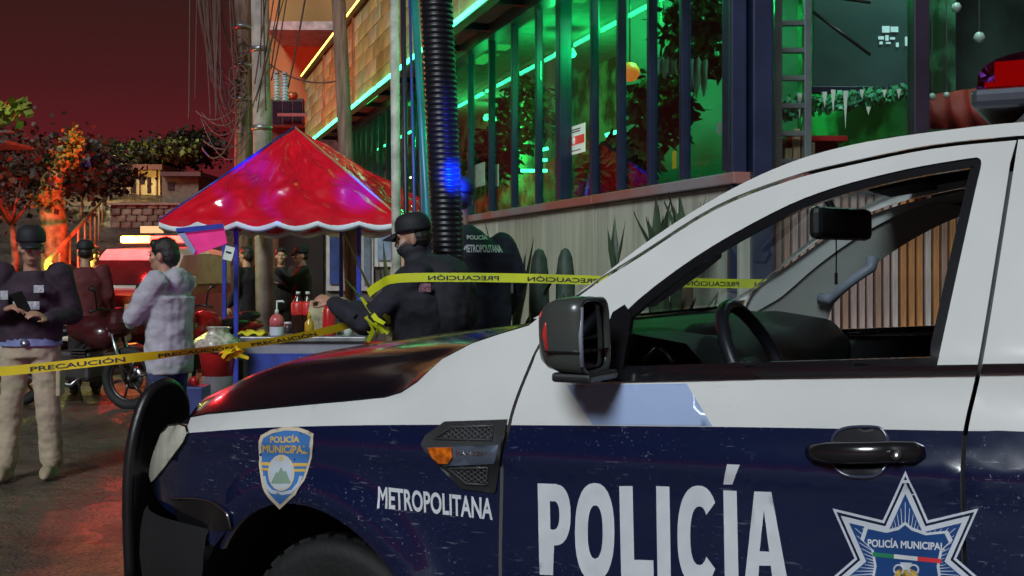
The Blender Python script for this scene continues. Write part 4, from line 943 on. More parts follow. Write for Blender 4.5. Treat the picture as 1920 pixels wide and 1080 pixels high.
# ---- front bumper, grille, push guard
plan = [(1.06, .085), (1.2, .115), (1.35, .16), (1.48, .25), (1.57, .40), (1.62, .62), (1.635, CW / 2)]
plan = smooth_line(plan, 3); plan = plan + [(u, CW - v) for u, v in reversed(plan[:-1])]
prof = [(.0, .672), (.012, .655), (.022, .60), (.026, .52), (.016, .44), (-.03, .38)]
gr = []
for o_, z in prof:
    row = []
    for i, (u, v) in enumerate(plan):
        a, c = plan[max(0, i - 1)], plan[min(len(plan) - 1, i + 1)]; n = Vector((c[1] - a[1], -(c[0] - a[0]))).normalized()
        row.append(L(u + n.x * o_, v + n.y * o_, z))
    gr.append(row)
obj('front_bumper', MB().sheet(gr), BLACKP, car, loc=(0, 0, 0))
b = MB()
for z in (.72, .76, .80, .84, .88): b.tube([L(lerp(1.50, 1.585, 1 - (-1 + k / 5) ** 2), lerp(.42, CW - .42, k / 10), z) for k in range(11)], .012, 6)
obj('grille', b, BLACKG, car, loc=(0, 0, 0))
b = MB(); b.sheet([[L(lerp(1.36, 1.54, 1 - abs(-1 + k / 6) ** 2.2), lerp(.25, CW - .25, k / 12), z) for k in range(13)] for z in (.66, .95)]); obj('grille_backing', b, SHELLM, car, loc=(0, 0, 0))
pg = MB()
for sgn in (0, 1):
    up = [(.37, .36), (.365, .62), (.375, .80), (.405, .92), (.45, 1.0), (.51, 1.03), (.56, 1.025), (.60, .99), (.62, .94), (.615, .86), (.60, .7), (.60, .36)]
    up = smooth_line(up, 3)
    poly = [(1.665 - .02 * abs(z - .7), (CW - v) if sgn else v, z) for v, z in up]
    pg.prism([L(*p) for p in poly], (.045, 0, 0))
    pg.tube([L(p[0] + .022, p[1], p[2]) for p in poly[:-2]], .023, 8)
for z in (.55, .80): pg.tube([L(1.685, .58, z), L(1.685, CW - .58, z)], .03, 8)
pg.box(L(1.66, .5, .5), (.12, .06, .1)); pg.box(L(1.66, CW - .5, .5), (.12, .06, .1))
obj('push_guard', pg, M('black_powder_coat', (.012, .010, .012), rough=.35, var=.2, bump=.08, bscale=200), car, loc=(0, 0, 0))
# small bumper insert
bi = TL((322, 934), (370, 932), (412, 944), (432, 966), (436, 992), (345, 990), (330, 965))
ins = panel('bumper_insert', bi, [BLACKG], dv=-.004, step=.03, thick=.01)
rim = MB(); rim.tube([L(p[0], v_side(*p) - .007, p[1]) for p in smooth_line(TL((436, 990), (428, 962), (408, 945), (370, 934), (322, 934)), 4)], .004, 6); obj('insert_rim', rim, CHROME, ins, loc=(0, 0, 0))
# ---- wheels
tyre_prof = [(.25, -.10), (.33, -.125), (.365, -.12), (.385, -.09), (.385, .09), (.365, .12), (.33, .125), (.25, .10)]
for cu in (WU, RU):
    for v in (.28, CW - .28):
        w = bpy.data.objects.new('wheel', None); COL.objects.link(w); w.parent = car; w.location = L(cu, v, .335); w.scale = (.87, 1, .87)
        b = MB(); b.lathe(tyre_prof, n=32, axis=(0, 1, 0), cap=False)
        for k in range(32):
            a = 2 * math.pi * k / 32
            for s in (-1, 1): b.box((math.cos(a) * .386, s * .065, math.sin(a) * .386), (.05, .05, .016), rot=Matrix.Rotation(-a + math.pi / 2, 3, 'Y'))
        obj('tyre', b, RUBBER, w, loc=(0, 0, 0))
        b = MB(); s = 1 if v < 1 else -1
        b.lathe([(.255, -.1), (.255, .1), (.235, .1), (.2, .03), (.2, -.1)], n=32, axis=(0, 1, 0), cap=False)
        for k in range(6):
            a = 2 * math.pi * k / 6; b.tube([(math.cos(a) * .05, s * .06, math.sin(a) * .05), (math.cos(a) * .24, s * .085, math.sin(a) * .24)], .03, 6)
        b.lathe([(.0, -.07), (.07, -.07), (.07, .07), (.0, .07)], n=16, axis=(0, 1, 0)); obj('rim', b, M('dull_wheel_grey', (.16, .16, .17), rough=.5, metal=.7), w, loc=(0, 0, 0))

# ---- wing mirrors
def mirror(far):
    root = bpy.data.objects.new('wing_mirror', None); COL.objects.link(root); root.parent = car; root.location = L(-.250, CW if far else 0, 1.2); root.scale = (.74, .82, .97)
    s = -1 if far else 1                                           # +y is outwards (towards the camera) on the near side
    b = MB(); n = 20; grid = []
    # housing: rings from the front nose to the rear rim, cross-section in the y-z plane
    for x, k in ((.105, .45), (.095, .68), (.07, .86), (.03, .97), (-.02, 1.0), (-.06, 1.0), (-.062, .97), (-.062, .90), (-.045, .88)):
        row = []
        for j in range(n):
            a = 2 * math.pi * j / n; ca, sa = math.cos(a), math.sin(a)
            e = .42
            yy = math.copysign(abs(ca) ** e, ca) * .102 * k; zz = math.copysign(abs(sa) ** e, sa) * .091 * k
            yy += .132 + .010 * (zz / .09); zz += .098 - .012 * abs(x - .0) - (1 - k) * .012
            row.append((x + .03, s * yy, zz))
        grid.append(row)
    b.sheet(grid, closed=True); b.add(grid[0], [tuple(range(n))])
    obj('housing', b, M('mirror_cap_grey_black', (.055, .062, .058), rough=.3, coat=.3, var=.05), root, loc=(0, 0, 0))
    b = MB(); gl = [(-.012, s * (.132 + (p[1] * s - .132) * .95), .098 + (p[2] - .098) * .95) for p in grid[-1]]
    b.add(gl, [tuple(range(n))]); obj('mirror_glass', b, M('mirror_glass', (.5, .52, .55), rough=.02, metal=1, var=0), root, loc=(0, 0, 0))
    b = MB(); b.box((.03, s * .132, .062), (.118, .2075, .004), bev=.001); obj('housing_seam', b, BLACKG, root, loc=(0, 0, 0))
    b = MB(); b.tube([(.02, s * .02, .02), (.02, s * .10, .03)], [.03, .03], 10, flat=.6); b.box((.02, s * .10, .0), (.13, .2, .022), bev=.008)
    obj('arm', b, BLACKP, root, loc=(0, 0, 0))
    b = MB(); b.tube([(.085, s * .212, .05), (.095, s * .219, .10), (.085, s * .217, .15)], [.006, .010, .006], 8); obj('turn_signal', b, M('red_side_lens', (.55, .03, .03), rough=.2, coat=.5), root, loc=(0, 0, 0))
    b = MB(); b.tube([(-.03, s * .222, .03), (-.03, s * .230, .10), (-.03, s * .226, .165)], .007, 8); obj('rim_strip', b, M('worn_grey_rim', (.25, .27, .33), rough=.3), root, loc=(0, 0, 0))
    panel('sail_patch', TL((1112, 704), (1128, 640), (1150, 585), (1172, 571), (1186, 590), (1178, 640), (1168, 704)), [BLACKG], far=far, dv=-.005, step=.02, thick=.02)
mirror(False); mirror(True)

# ---- near door handle
hr = bpy.data.objects.new('door_handle', None); COL.objects.link(hr); hr.parent = car; hr.location = (0, 0, 0)
cup = TL((1562, 838), (1562, 820), (1575, 806), (1600, 800), (1640, 800), (1655, 806), (1664, 825), (1664, 862), (1655, 882), (1635, 893), (1600, 893), (1578, 886), (1563, 868))
panel('cup_recess', cup, [M('recess_black', (.006, .007, .012), rough=.25, coat=.3)], dv=-.003, thick=.01, step=.02, parent=hr)
rim = MB(); rim.tube([L(p[0], v_side(*p) - .004, p[1]) for p in smooth_line(cup + [cup[0]], 3)], .0035, 6); obj('cup_rim', rim, M('glossy_navy_edge', (.05, .06, .10), rough=.12, coat=1), hr, loc=(0, 0, 0))
b = MB(); hpts = []
for px, py, out in ((1517, 847, .012), (1530, 846, .026), (1560, 845, .042), (1600, 844, .048), (1640, 844, .046), (1665, 844, .034), (1680, 845, .026), (1715, 846, .022), (1732, 847, .010)):
    uu, zz = T(px, py); hpts.append(L(uu, v_side(uu, zz) - out + .004, zz))
b.tube(hpts, [.012, .02, .0235, .0235, .0235, .0235, .024, .024, .014], 12, flat=.72, up=(0, 1, 0)); obj('grip', b, M('handle_black', (.012, .012, .014), rough=.22, coat=.6), hr, loc=(0, 0, 0))
uu, zz = T(1688, 846); b = MB(); b.lathe([(0, .0), (.008, 0), (.011, -.003), (.011, -.012), (0, -.012)], c=L(uu, v_side(uu, zz) - .045, zz), axis=(0, -1, 0), n=14); obj('key_lock', b, CHROME, hr, loc=(0, 0, 0))

# ---- fender vent with side lamp and badge
vr = bpy.data.objects.new('fender_vent', None); COL.objects.link(vr); vr.parent = car; vr.location = (0, 0, 0)
frame = TL((791, 832), (800, 815), (835, 790), (952, 786), (940, 852), (930, 924), (868, 916), (850, 900), (820, 870))
panel('vent_frame', frame, [BLACKP], dv=-.006, thick=.012, step=.02, parent=vr)
h1 = TL((818, 822), (850, 800), (928, 797), (926, 824)); h2 = TL((845, 878), (918, 876), (914, 908), (878, 906))
for hpoly in (h1, h2):
    rim = MB(); pp = [L(p[0], v_side(*p) - .009, p[1]) for p in hpoly]
    rim.tube(pp + [pp[0]], .0028, 5)
    us = [p[0] for p in hpoly]; zs = [p[1] for p in hpoly]; st = .0105; i = 0
    z = min(zs)
    while z < max(zs):
        u0 = min(us) + (i % 2) * st * .9
        while u0 < max(us):
            if inpoly((u0, z), hpoly):
                c = L(u0, v_side(u0, z) - .0085, z); rim.tube([c + Vector((st * .62 * math.cos(k * math.pi / 3), 0, st * .55 * math.sin(k * math.pi / 3))) for k in range(7)], .0014, 4, cap=False)
            u0 += st * 1.8
        z += st * .5 * 1.15; i += 1
    obj('mesh_insert', rim, M('mesh_grey', (.06, .062, .065), rough=.35), vr, loc=(0, 0, 0))
bar = panel('trim_bar', TL((803, 838), (938, 833), (932, 862), (930, 869), (836, 873), (815, 860)), [M('steel_blue_trim', (.16, .2, .28), rough=.25, metal=.6)], dv=-.010, thick=.008, step=.02, parent=vr)
panel('side_lamp', TL((808, 838), (853, 837), (853, 856), (846, 868), (828, 868), (815, 855)), [M('amber_lens', (.75, .16, .01), rough=.15, coat=.8, var=.3, scale=60)], dv=-.016, thick=.01, step=.012, parent=vr)

# ---- lettering and badges laid on the paint
def decal_pts(fn, pts, off, far=False):
    out = []
    for a, b_ in pts:
        u, z = fn(a, b_); out.append(L(u, v_side(u, z) - off, z))
    return out
def quad_map(c):
    (x0, y0), (x1, y1), (x2, y2), (x3, y3) = c                      # bl, br, tr, tl
    def f(a, b_): return (lerp(lerp(x0, x1, a), lerp(x3, x2, a), b_), lerp(lerp(y0, y1, a), lerp(y3, y2, a), b_))
    return f
def lettering(name, txt, corners, mat, bold=.02, off=.003, parent=None, maxlen=.03, label=None):
    v2, f2, _ = text2d(txt, bold); fn = quad_map(corners)
    mapped = [fn(*p) for p in v2]; vv, ff = refine(mapped, f2, maxlen)
    mb = MB(); mb.add([L(u, v_side(u, z) - off, z) for u, z in vv], ff, 0, False)
    o = obj(name, mb, mat, parent or car, loc=(0, 0, 0), fixn=False)
    if label: o['label'] = label
    return o
def sticker(name, poly, mat, off=.002, parent=None, holes=(), step=.02):
    vv, ff = cdt(poly, holes, step=step); mb = MB(); mb.add([L(u, v_side(u, z) - off, z) for u, z in vv], ff, 0, True)
    return obj(name, mb, mat, parent or car, loc=(0, 0, 0), fixn=False)
# POLICÍA in block letters, each at its place on the door
def ell_(cx, cy, a, b_, k0=0, k1=360, n=28, e_=.86):
    out = []
    for k in range(n + (0 if k1 - k0 == 360 else 1)):
        t = R(k0 + (k1 - k0) * k / n); c_, s_ = math.cos(t), math.sin(t); out.append((cx + math.copysign(abs(c_) ** e_, c_) * a, cy + math.copysign(abs(s_) ** e_, s_) * b_))
    return out
def block(name_, outer, holes=()):
    o = sticker('letter', [T(*p) for p in outer], VINYLW, .003, holes=[[T(*p) for p in h] for h in holes], step=.02); o['label'] = 'large white letter ' + name_ + ' of the word POLICÍA'
block('P', [(1009, 906), (1045, 907)] + ell_(1043, 965, 28, 57, -88, 88, 14) + [(1040, 1022), (1038, 1078), (1013, 1077)], [[(1032, 939), (1038, 940)] + ell_(1039, 966, 11, 27, -88, 88, 8) + [(1033, 992)]])
block('O', ell_(1116, 997, 37, 92), [ell_(1117, 997, 14, 50)])
block('L', [(1162, 911), (1187, 911), (1190, 1049), (1226, 1050), (1227, 1087), (1166, 1086)])
block('I', [(1231, 911), (1256, 912), (1259, 1089), (1234, 1088)])
block('C', ell_(1310, 1004, 39, 94, -38, -322, 26) + ell_(1312, 1004, 17, 55, -318, -42, 18))
block('Í', [(1357, 919), (1382, 920), (1386, 1098), (1360, 1097)])
block('Í', [(1364, 870), (1388, 871), (1374, 908), (1357, 908)])
block('A', [(1415, 921), (1447, 922), (1480, 1102), (1451, 1101), (1446, 1060), (1424, 1060), (1422, 1100), (1396, 1099)], [[(1433, 956), (1443, 1034), (1425, 1033)]])
lettering('lettering', 'METROPOLITANA', [T(708, 953), T(925, 975), T(925, 934), T(710, 911)], VINYLW, bold=.026, label='white METROPOLITANA lettering on the fender')
lettering('badge_lettering', 'RANGER', [T(860, 853), T(917, 853), T(917, 844), T(860, 844)], CHROME, bold=.02, off=.0125, parent=vr)
# pale blue patch on the door under the mirror
sticker('pale_blue_patch', TL((1063, 722), (1288, 719), (1336, 798), (1112, 796)), PALEB)
# municipal shield on the fender
def build_shield():
    root = bpy.data.objects.new('shield_badge', None); COL.objects.link(root); root.parent = car; root.location = (0, 0, 0); root['label'] = 'blue and gold municipal shield badge on the fender'
    out = [(490, 816), (508, 806), (535, 800), (560, 801), (578, 807), (589, 813), (587, 840), (581, 872), (572, 900), (555, 927), (525, 955), (503, 932), (491, 905), (486, 870), (486, 845)]
    def sc(pl, k, cx=537, cy=868): return [(cx + (x - cx) * k, cy + (y - cy) * k) for x, y in pl]
    cream = M('cream_border', (.66, .56, .42), rough=.4); blue = M('badge_blue', (.06, .20, .50), rough=.35, coat=.4); gold = M('badge_gold', (.72, .46, .10), rough=.4); pale = M('badge_pale', (.50, .56, .62), rough=.4); green = M('badge_green', (.22, .33, .25), rough=.5)
    def st(n, pl, m, off): sticker(n, [T(*p) for p in pl], m, off, root, step=.012)
    st('border', out, cream, .002); st('field', sc(out, .9), blue, .0028)
    def ell(cx, cy, a, b_, k0=0, k1=360): return [(cx + a * math.cos(R(k)), cy + b_ * math.sin(R(k))) for k in range(k0, k1, 20)]
    st('stripe', [(491, 866), (578, 868), (577, 874), (491, 872)], gold, .0034); st('stripe', [(491, 877), (575, 879), (573, 884), (491, 882)], gold, .0034)
    st('oval_rim', ell(529, 886, 25, 34), cream, .0040); st('oval', ell(529, 886, 22, 31), pale, .0046)
    st('mountain', [(510, 906), (516, 893), (520, 884), (524, 886), (529, 875), (534, 884), (538, 882), (543, 894), (548, 906)], green, .0052)
    st('sun_disc', ell(529, 860, 4, 4), gold, .0052)
    st('arc', [(494, 892), (499, 892), (503, 908), (512, 918), (530, 922), (548, 918), (559, 905), (563, 892), (569, 892), (562, 912), (548, 925), (530, 928), (510, 925), (498, 912)], pale, .0034)
    lettering('badge_lettering', 'POLICÍA', [T(508, 830), T(563, 829), T(563, 815), T(508, 815)], gold, bold=.035, off=.0034, parent=root)
    lettering('badge_lettering', 'MUNICIPAL', [T(494, 848), T(578, 851), T(578, 835), T(494, 834)], gold, bold=.035, off=.0034, parent=root)
build_shield()
def build_star():
    root = bpy.data.objects.new('star_badge', None); COL.objects.link(root); root.parent = car; root.location = (0, 0, 0); root['label'] = 'seven-pointed silver and blue police star on the door'
    cx, cy = 1698, 1070; sil = M('star_silver', (.62, .66, .72), rough=.35); blue = M('star_blue', (.010, .06, .22), rough=.3, coat=.4)
    def star(r0, r1): return [(cx + r * .95 * math.cos(R(90 + k * 180 / 7)), cy - r * 1.02 * math.sin(R(90 + k * 180 / 7))) for k in range(14) for r in [(r0 if k % 2 == 0 else r1)]]
    def st(n, pl, m, off, **k): return sticker(n, [T(*p) for p in pl], m, off, root, step=.02, **k)
    st('outer_outline', star(184, 103), sil, .0020); st('outer_field', star(174, 97), NAVY, .0026); st('inner_outline', star(163, 91), sil, .0032); st('inner_field', star(142, 79), blue, .0038)
    rays = MB()
    for k in range(84):
        a = R(90 + k * 360 / 84); q = (k % 12) / 12; tip = abs(((k * 360 / 84) % (360 / 7)) - 180 / 7) / (180 / 7)
        r1 = lerp(82, 136, tip ** 1.3); w = .006
        pl = [(cx + r * .95 * math.cos(a + d), cy - r * 1.02 * math.sin(a + d)) for r, d in ((62, -.018), (62, .018), (r1 * .93, .004), (r1 * .93, -.004))]
        pp = [T(*p) for p in pl]; rays.add([L(u, v_side(u, z) - .0044, z) for u, z in pp], [(0, 1, 2, 3)])
    obj('rays', rays, sil, root, loc=(0, 0, 0), fixn=False)
    sh = [(1622, 985), (1660, 993), (1685, 987), (1698, 977), (1711, 988), (1740, 998), (1778, 994), (1787, 1012), (1768, 1030), (1762, 1060), (1768, 1100), (1750, 1135), (1700, 1160), (1650, 1135), (1632, 1100), (1640, 1060), (1634, 1028), (1614, 1010)]
    st('shield_outline', sh, sil, .0050); st('shield_field', [(cx + (x - cx) * .92, 1066 + (y - 1066) * .93) for x, y in sh], blue, .0056)
    lettering('badge_lettering', 'POLICÍA MUNICIPAL', [T(1628, 1024), T(1772, 1031), T(1772, 1013), T(1628, 1006)], VINYLW, bold=.03, off=.0062, parent=root)
    for x0, x1, c in ((1637, 1677, (.02, .22, .10)), (1677, 1721, (.7, .72, .74)), (1721, 1766, (.75, .04, .05))):
        st('flag_stripe', [(x0, 1034 + (x0 - 1637) * .1), (x1, 1034 + (x1 - 1637) * .1), (x1, 1042 + (x1 - 1637) * .1), (x0, 1042 + (x0 - 1637) * .1)], M('flag_colour', c, rough=.4), .0062)
    gold = M('crest_gold', (.62, .40, .08), rough=.4, var=.4, scale=90)
    st('crest', [(1680, 1070), (1690, 1064), (1699, 1069), (1708, 1065), (1720, 1071), (1726, 1090), (1716, 1115), (1698, 1125), (1682, 1114), (1674, 1090)], gold, .0062)
    st('crest_top', [(1688, 1053), (1712, 1054), (1707, 1060), (1705, 1068), (1694, 1067), (1693, 1060)], sil, .0066)
    for s in (-1, 1):
        rm = MB(); rm.tube([L(u, v_side(u, z) - .0066, z) for u, z in [T(1700 + s * (14 + 9 * math.cos(R(k))), 1067 - 9 * math.sin(R(k))) for k in range(-60, 241, 30)]], .0022, 5); obj('crest_scroll', rm, sil, root, loc=(0, 0, 0))
build_star()

# ---- cabin
b = MB(); dg = []
for uu, zz in ((.02, 1.27), (-.10, 1.285), (-.26, 1.285), (-.40, 1.265), (-.46, 1.20), (-.44, 1.02), (-.36, .85), (-.30, .6)):
    dg.append([L(uu + (.10 if uu > -.2 else .0) * (1 - (-1 + k / 6) ** 2), lerp(.14, CW - .14, k / 12), zz + .012 * math.sin(k * 1.4) * (1 if uu < -.2 else 0)) for k in range(13)])
b.sheet(dg)
bin_ = MB().tube([L(-.33, .26, 1.245), L(-.35, .36, 1.27), L(-.35, .55, 1.27), L(-.33, .65, 1.245)], [.015, .035, .035, .015], 10)
dash = obj('dashboard', b, DASHM, car, loc=(0, 0, 0)); obj('instrument_hood', bin_, DASHM, dash, loc=(0, 0, 0))
sw = bpy.data.objects.new('steering_wheel', None); COL.objects.link(sw); sw.parent = car; sw.location = L(-.50, .43, 1.18); sw.rotation_euler = (0, R(27), 0)
b = MB(); b.tube([(0, .188 * math.cos(R(k)), .188 * math.sin(R(k))) for k in range(0, 361, 15)], .0175, 10, cap=False); obj('rim', b, M('wheel_leather', (.013, .014, .02), rough=.4), sw, loc=(0, 0, 0))
b = MB(); b.box((.03, 0, -.01), (.05, .15, .12), bev=.02)
for a in (0, 180, 270): b.tube([(.03, .06 * math.cos(R(a)), .06 * math.sin(R(a)) - .01), (.0, .18 * math.cos(R(a)), .18 * math.sin(R(a)))], .022, 8, flat=.5)
b.tube([(.03, 0, 0), (.3, 0, 0)], .04, 8); obj('hub', b, BLACKP, sw, loc=(0, 0, 0))
for v in (.47, CW - .47):
    st = bpy.data.objects.new('seat', None); COL.objects.link(st); st.parent = car; st.location = L(-.95, v, .6)
    b = MB(); b.box((0, 0, .0), (.5, .5, .16), bev=.05); obj('cushion', b, SEATM, st, loc=(0, 0, 0))
    b = MB(); b.box((-.31, 0, .33), (.14, .5, .62), bev=.05, rot=Matrix.Rotation(R(-14), 3, 'Y')); obj('backrest', b, SEATM, st, loc=(0, 0, 0))
    b = MB(); b.box((-.41, 0, .74), (.09, .27, .17), bev=.035); b.tube([(-.41, -.06, .6), (-.41, -.06, .7)], .008); b.tube([(-.41, .06, .6), (-.41, .06, .7)], .008); obj('headrest', b, SEATM, st, loc=(0, 0, 0))
b = MB(); b.box((-1.75, -CW / 2, .62), (.5, 1.4, .16), bev=.05); b.box((-2.0, -CW / 2, 1.0), (.12, 1.4, .66), bev=.04); obj('rear_bench', b, SEATM, car, loc=(0, 0, 0))
# pillar trim, grab handles, door cards
tr_in = [(p[0] - .085, p[1] - .05) for p in SIL[2:26]]
tr_out = [(p[0] - .24 - .08 * max(0, 1 - i / 8), p[1] - .075 - .03 * max(0, 1 - i / 8)) for i, p in enumerate(SIL[2:26])]
for far in (False, True):
    n_out = [(p[0] - .062, p[1] - .043) for p in SIL[2:26]]; n_in = [(p[0] - .045, p[1] - .035) for p in SIL[2:26]]
    pt_ = panel('pillar_trim', (tr_in if far else n_in) + list(reversed(tr_out if far else n_out)), [TRIMM], dv=.05 if far else .02, thick=.012, far=far, step=.03 if far else .015)
    b = MB(); hp = []
    for t in range(9):
        i = lerp(9, 15, t / 8); a = Vector(SIL[int(i)]).lerp(Vector(SIL[min(int(i) + 1, len(SIL) - 1)]), i % 1)
        p = (a.x - (.19 if far else .075), a.y - (.085 if far else .05)); o_ = .045 * min(1, 3 * min(t, 8 - t) / 8)
        v = v_side(*p) + .06 + o_; hp.append(L(p[0] - .02 * (t not in (0, 8)), CW - v if far else v, p[1] - .02 * (t not in (0, 8))))
    b.tube(hp, [.022, .019, .017, .017, .017, .017, .017, .019, .022], 8); obj('grab_handle', b, M('blue_grey_handle', (.30, .34, .42), rough=.45), pt_, loc=(0, 0, 0))
    dc = panel('door_card', [(-.2, 1.19), (-1.02, 1.225), (-1.0, .5), (-.05, .5), (-.05, 1.12)], [DASHM], dv=.075, thick=.02, far=far, step=.06)
    b = MB(); v = .13; b.tube([L(uu, CW - v if far else v, zz) for uu, zz in ((-.72, 1.12), (-.75, 1.15), (-.86, 1.10), (-.88, 1.05))], .012, 8); obj('pull_handle', b, M('satin_pull', (.12, .14, .17), rough=.25), dc, loc=(0, 0, 0))
    b2 = panel('b_pillar_trim', [(-.965, 1.22), (-1.045, 1.66), (-1.20, 1.66), (-1.14, 1.22)], [BLACKP], dv=.04, thick=.012, far=far)
mr = bpy.data.objects.new('rear_view_mirror', None); COL.objects.link(mr); mr.parent = car; mr.location = L(-.60, .92, 1.575)
b = MB(); b.box((0, 0, 0), (.04, .31, .095), bev=.019, rz=R(-18)); obj('housing', b, BLACKP, mr, loc=(0, 0, 0))
b = MB(); b.tube([(.01, 0, .02), (.06, 0, .10), (.10, 0, .13)], .011, 8); obj('stalk', b, BLACKP, mr, loc=(0, 0, 0))
b = MB(); b.tube([(.02, -.02, -.03), (.02, -.022, -.10), (.02, -.02, -.15)], .0022, 5); b.box((.02, -.02, -.16), (.006, .02, .035), bev=.002); obj('hanging_charm', b, BLACKP, mr, loc=(0, 0, 0))
for v in (.47, CW - .47):
    b = MB(); b.box(L(-.70, v, 1.705), (.16, .36, .018), bev=.006, rot=Matrix.Rotation(R(8), 3, 'Y')); obj('sun_visor', b, M('visor_grey', (.03, .035, .045), rough=.8), car, loc=(0, 0, 0))

# ---- light bar on the roof
lb = bpy.data.objects.new('light_bar', None); COL.objects.link(lb); lb.parent = car; lb.location = L(-1.17, CW / 2, 1.745); lb['label'] = 'red and blue emergency light bar on the cab roof'
b = MB(); b.box((0, 0, .085), (.30, 1.28, .045), bev=.015); obj('base', b, M('light_bar_base', (.10, .11, .14), rough=.3, metal=.5), lb, loc=(0, 0, 0))
for s in (-1, 1):
    b = MB(); b.prism([(.13, s * .60 - .03, -.045), (.02, s * .60 - .03, .062), (-.13, s * .60 - .03, .062), (-.13, s * .60 - .03, -.04)], (0, .06, 0)); b.lathe([(0, 0), (.022, 0), (.022, .035), (0, .035)], c=(-.03, s * .60, .02), axis=(0, 1, 0), n=14); b.box((-.10, s * .62, .03), (.06, .07, .06), bev=.01)
    obj('mount', b, BLACKP, lb, loc=(0, 0, 0))
def dome(name, y0, y1, mat, glow):
    g_ = []
    for y, k in ((y0, .75), (y0 + .02 * (1 if y1 > y0 else -1), .95), (lerp(y0, y1, .5), 1), (y1 - .01 * (1 if y1 > y0 else -1), 1), (y1, .98)):
        g_.append([(.145 * k * math.cos(R(a)), y, .107 + .085 * k * math.sin(R(a)) ** .6) for a in range(0, 181, 15)])
    d_ = MB().sheet(g_); d_.add(g_[0], [tuple(range(len(g_[0])))]); o = obj(name, d_, mat, lb, loc=(0, 0, 0))
    n = 5
    for k in range(n):
        for x in (.03, -.05):
            r = MB(); r.box((x, lerp(y0, y1, (k + .5) / n), .135), (.05, .035, .04), bev=.006); obj('lamp_module', r, glow, o, loc=(0, 0, 0))
RL = glass_mat('red_lens', tint=(1, .10, .10), base=.02); BLN = glass_mat('blue_lens', tint=(.12, .2, .95)); CL = glass_mat('clear_lens', tint=(.9, .92, .95))
dome('red_dome', .64, .18, RL, emat('red_lamp', (1, .12, .06), 4))
b = MB(); b.box((0, .41, .116), (.24, .42, .012))
for k in range(8): b.box((0, .22 + k * .056, .14), (.2, .008, .055))
obj('red_reflector', b, M('red_reflector', (.42, .02, .02), rough=.25, coat=.5), lb, loc=(0, 0, 0))
dome('clear_dome', .17, -.17, CL, M('lamp_reflector', (.6, .6, .65), rough=.15, metal=1))
dome('blue_dome', -.64, -.18, BLN, emat('blue_lamp', (.05, .12, 1), 12))
# ================================================================ people
def capsule(mb, a, b, r0, r1, n=14):
    a, b = Vector(a), Vector(b); d = b - a; l = max(d.length, 1e-5); ax = d / l
    prof = [(0.0001, -r0)] + [(r0 * math.sin(R(k)), -r0 * math.cos(R(k))) for k in (30, 60, 90)] + [(r1 * math.sin(R(k)), l - r1 * math.cos(R(k))) for k in (90, 120, 150)] + [(.0001, l + r1)]
    mb.lathe(prof, c=a, n=n, axis=ax)
def ellip(mb, c, r, rot=None, n=16):
    rx, ry, rz_ = r; vs, fs = [], []; m = 9; c = Vector(c)
    for i in range(m):
        t = math.pi * i / (m - 1)
        for j in range(n):
            a = 2 * math.pi * j / n; q = Vector((rx * max(math.sin(t), .001) * math.cos(a), ry * max(math.sin(t), .001) * math.sin(a), rz_ * math.cos(t))); vs.append(c + (rot @ q if rot else q))
    for i in range(m - 1):
        for j in range(n): fs.append((i * n + j, i * n + (j + 1) % n, (i + 1) * n + (j + 1) % n, (i + 1) * n + j))
    fs += [tuple(range(n)), tuple(range((m - 1) * n, m * n))[::-1]]
    mb.add(vs, fs)
def loft(mb, rings, n=20):
    """rings: (centre, rx, ry) stacked"""
    g_ = [[(c[0] + rx * math.cos(2 * math.pi * j / n), c[1] + ry * math.sin(2 * math.pi * j / n), c[2]) for j in range(n)] for c, rx, ry in rings]
    o = len(mb.v); mb.sheet(g_, closed=True); k = len(g_)
    mb.add(g_[0], [tuple(range(n))[::-1]]); mb.add(g_[-1], [tuple(range(n))])
def fuse(name, mb, mat, parent, vox=.012, smooth=4, crease=0.0, seed=0, cscale=14):
    """weld overlapping forms into one continuous surface"""
    me = mb.mesh('t', mat); bm = bmesh.new(); bm.from_mesh(me); bmesh.ops.remove_doubles(bm, verts=bm.verts, dist=.0004); bmesh.ops.recalc_face_normals(bm, faces=bm.faces); bm.to_mesh(me); bm.free()
    o = bpy.data.objects.new('t', me); COL.objects.link(o)
    m = o.modifiers.new('r', 'REMESH'); m.mode = 'VOXEL'; m.voxel_size = vox; m.use_smooth_shade = True
    m2 = o.modifiers.new('s', 'SMOOTH'); m2.iterations = smooth; m2.factor = .5
    if crease:
        tx = bpy.data.textures.new('folds', 'CLOUDS'); tx.noise_scale = 1 / cscale; tx.noise_depth = 2
        m3 = o.modifiers.new('d', 'DISPLACE'); m3.texture = tx; m3.strength = crease; m3.mid_level = .5; m3.texture_coords = 'LOCAL'
    dg = bpy.context.evaluated_depsgraph_get(); out = bpy.data.meshes.new_from_object(o.evaluated_get(dg)); out.name = name
    bpy.data.objects.remove(o)
    out.polygons.foreach_set('use_smooth', [True] * len(out.polygons))
    if not out.materials: out.materials.append(mat)
    return link(name, out, parent, loc=(0, 0, 0))
SKIN = M('skin', (.42, .23, .15), rough=.5, var=.12, scale=12); HAIR = M('black_hair', (.015, .011, .010), rough=.45, var=.2, scale=40, bump=.4, bscale=120)
DARKW = M('charcoal_uniform_cloth', (.014, .014, .022), rough=.85, var=.25, scale=7, bump=.55, bscale=8, bdetail=1.5, stretch=(1, 1, 1.7))
NAVYW = M('navy_uniform_cloth', (.010, .013, .030), rough=.8, var=.25, scale=7, bump=.55, bscale=8, bdetail=1.5, stretch=(1, 1, 1.7))
KHAKI = M('khaki_trousers', (.42, .34, .24), rough=.85, var=.10, scale=5, bump=.6, bscale=8, bdetail=1.5, stretch=(1, 1, 1.9))
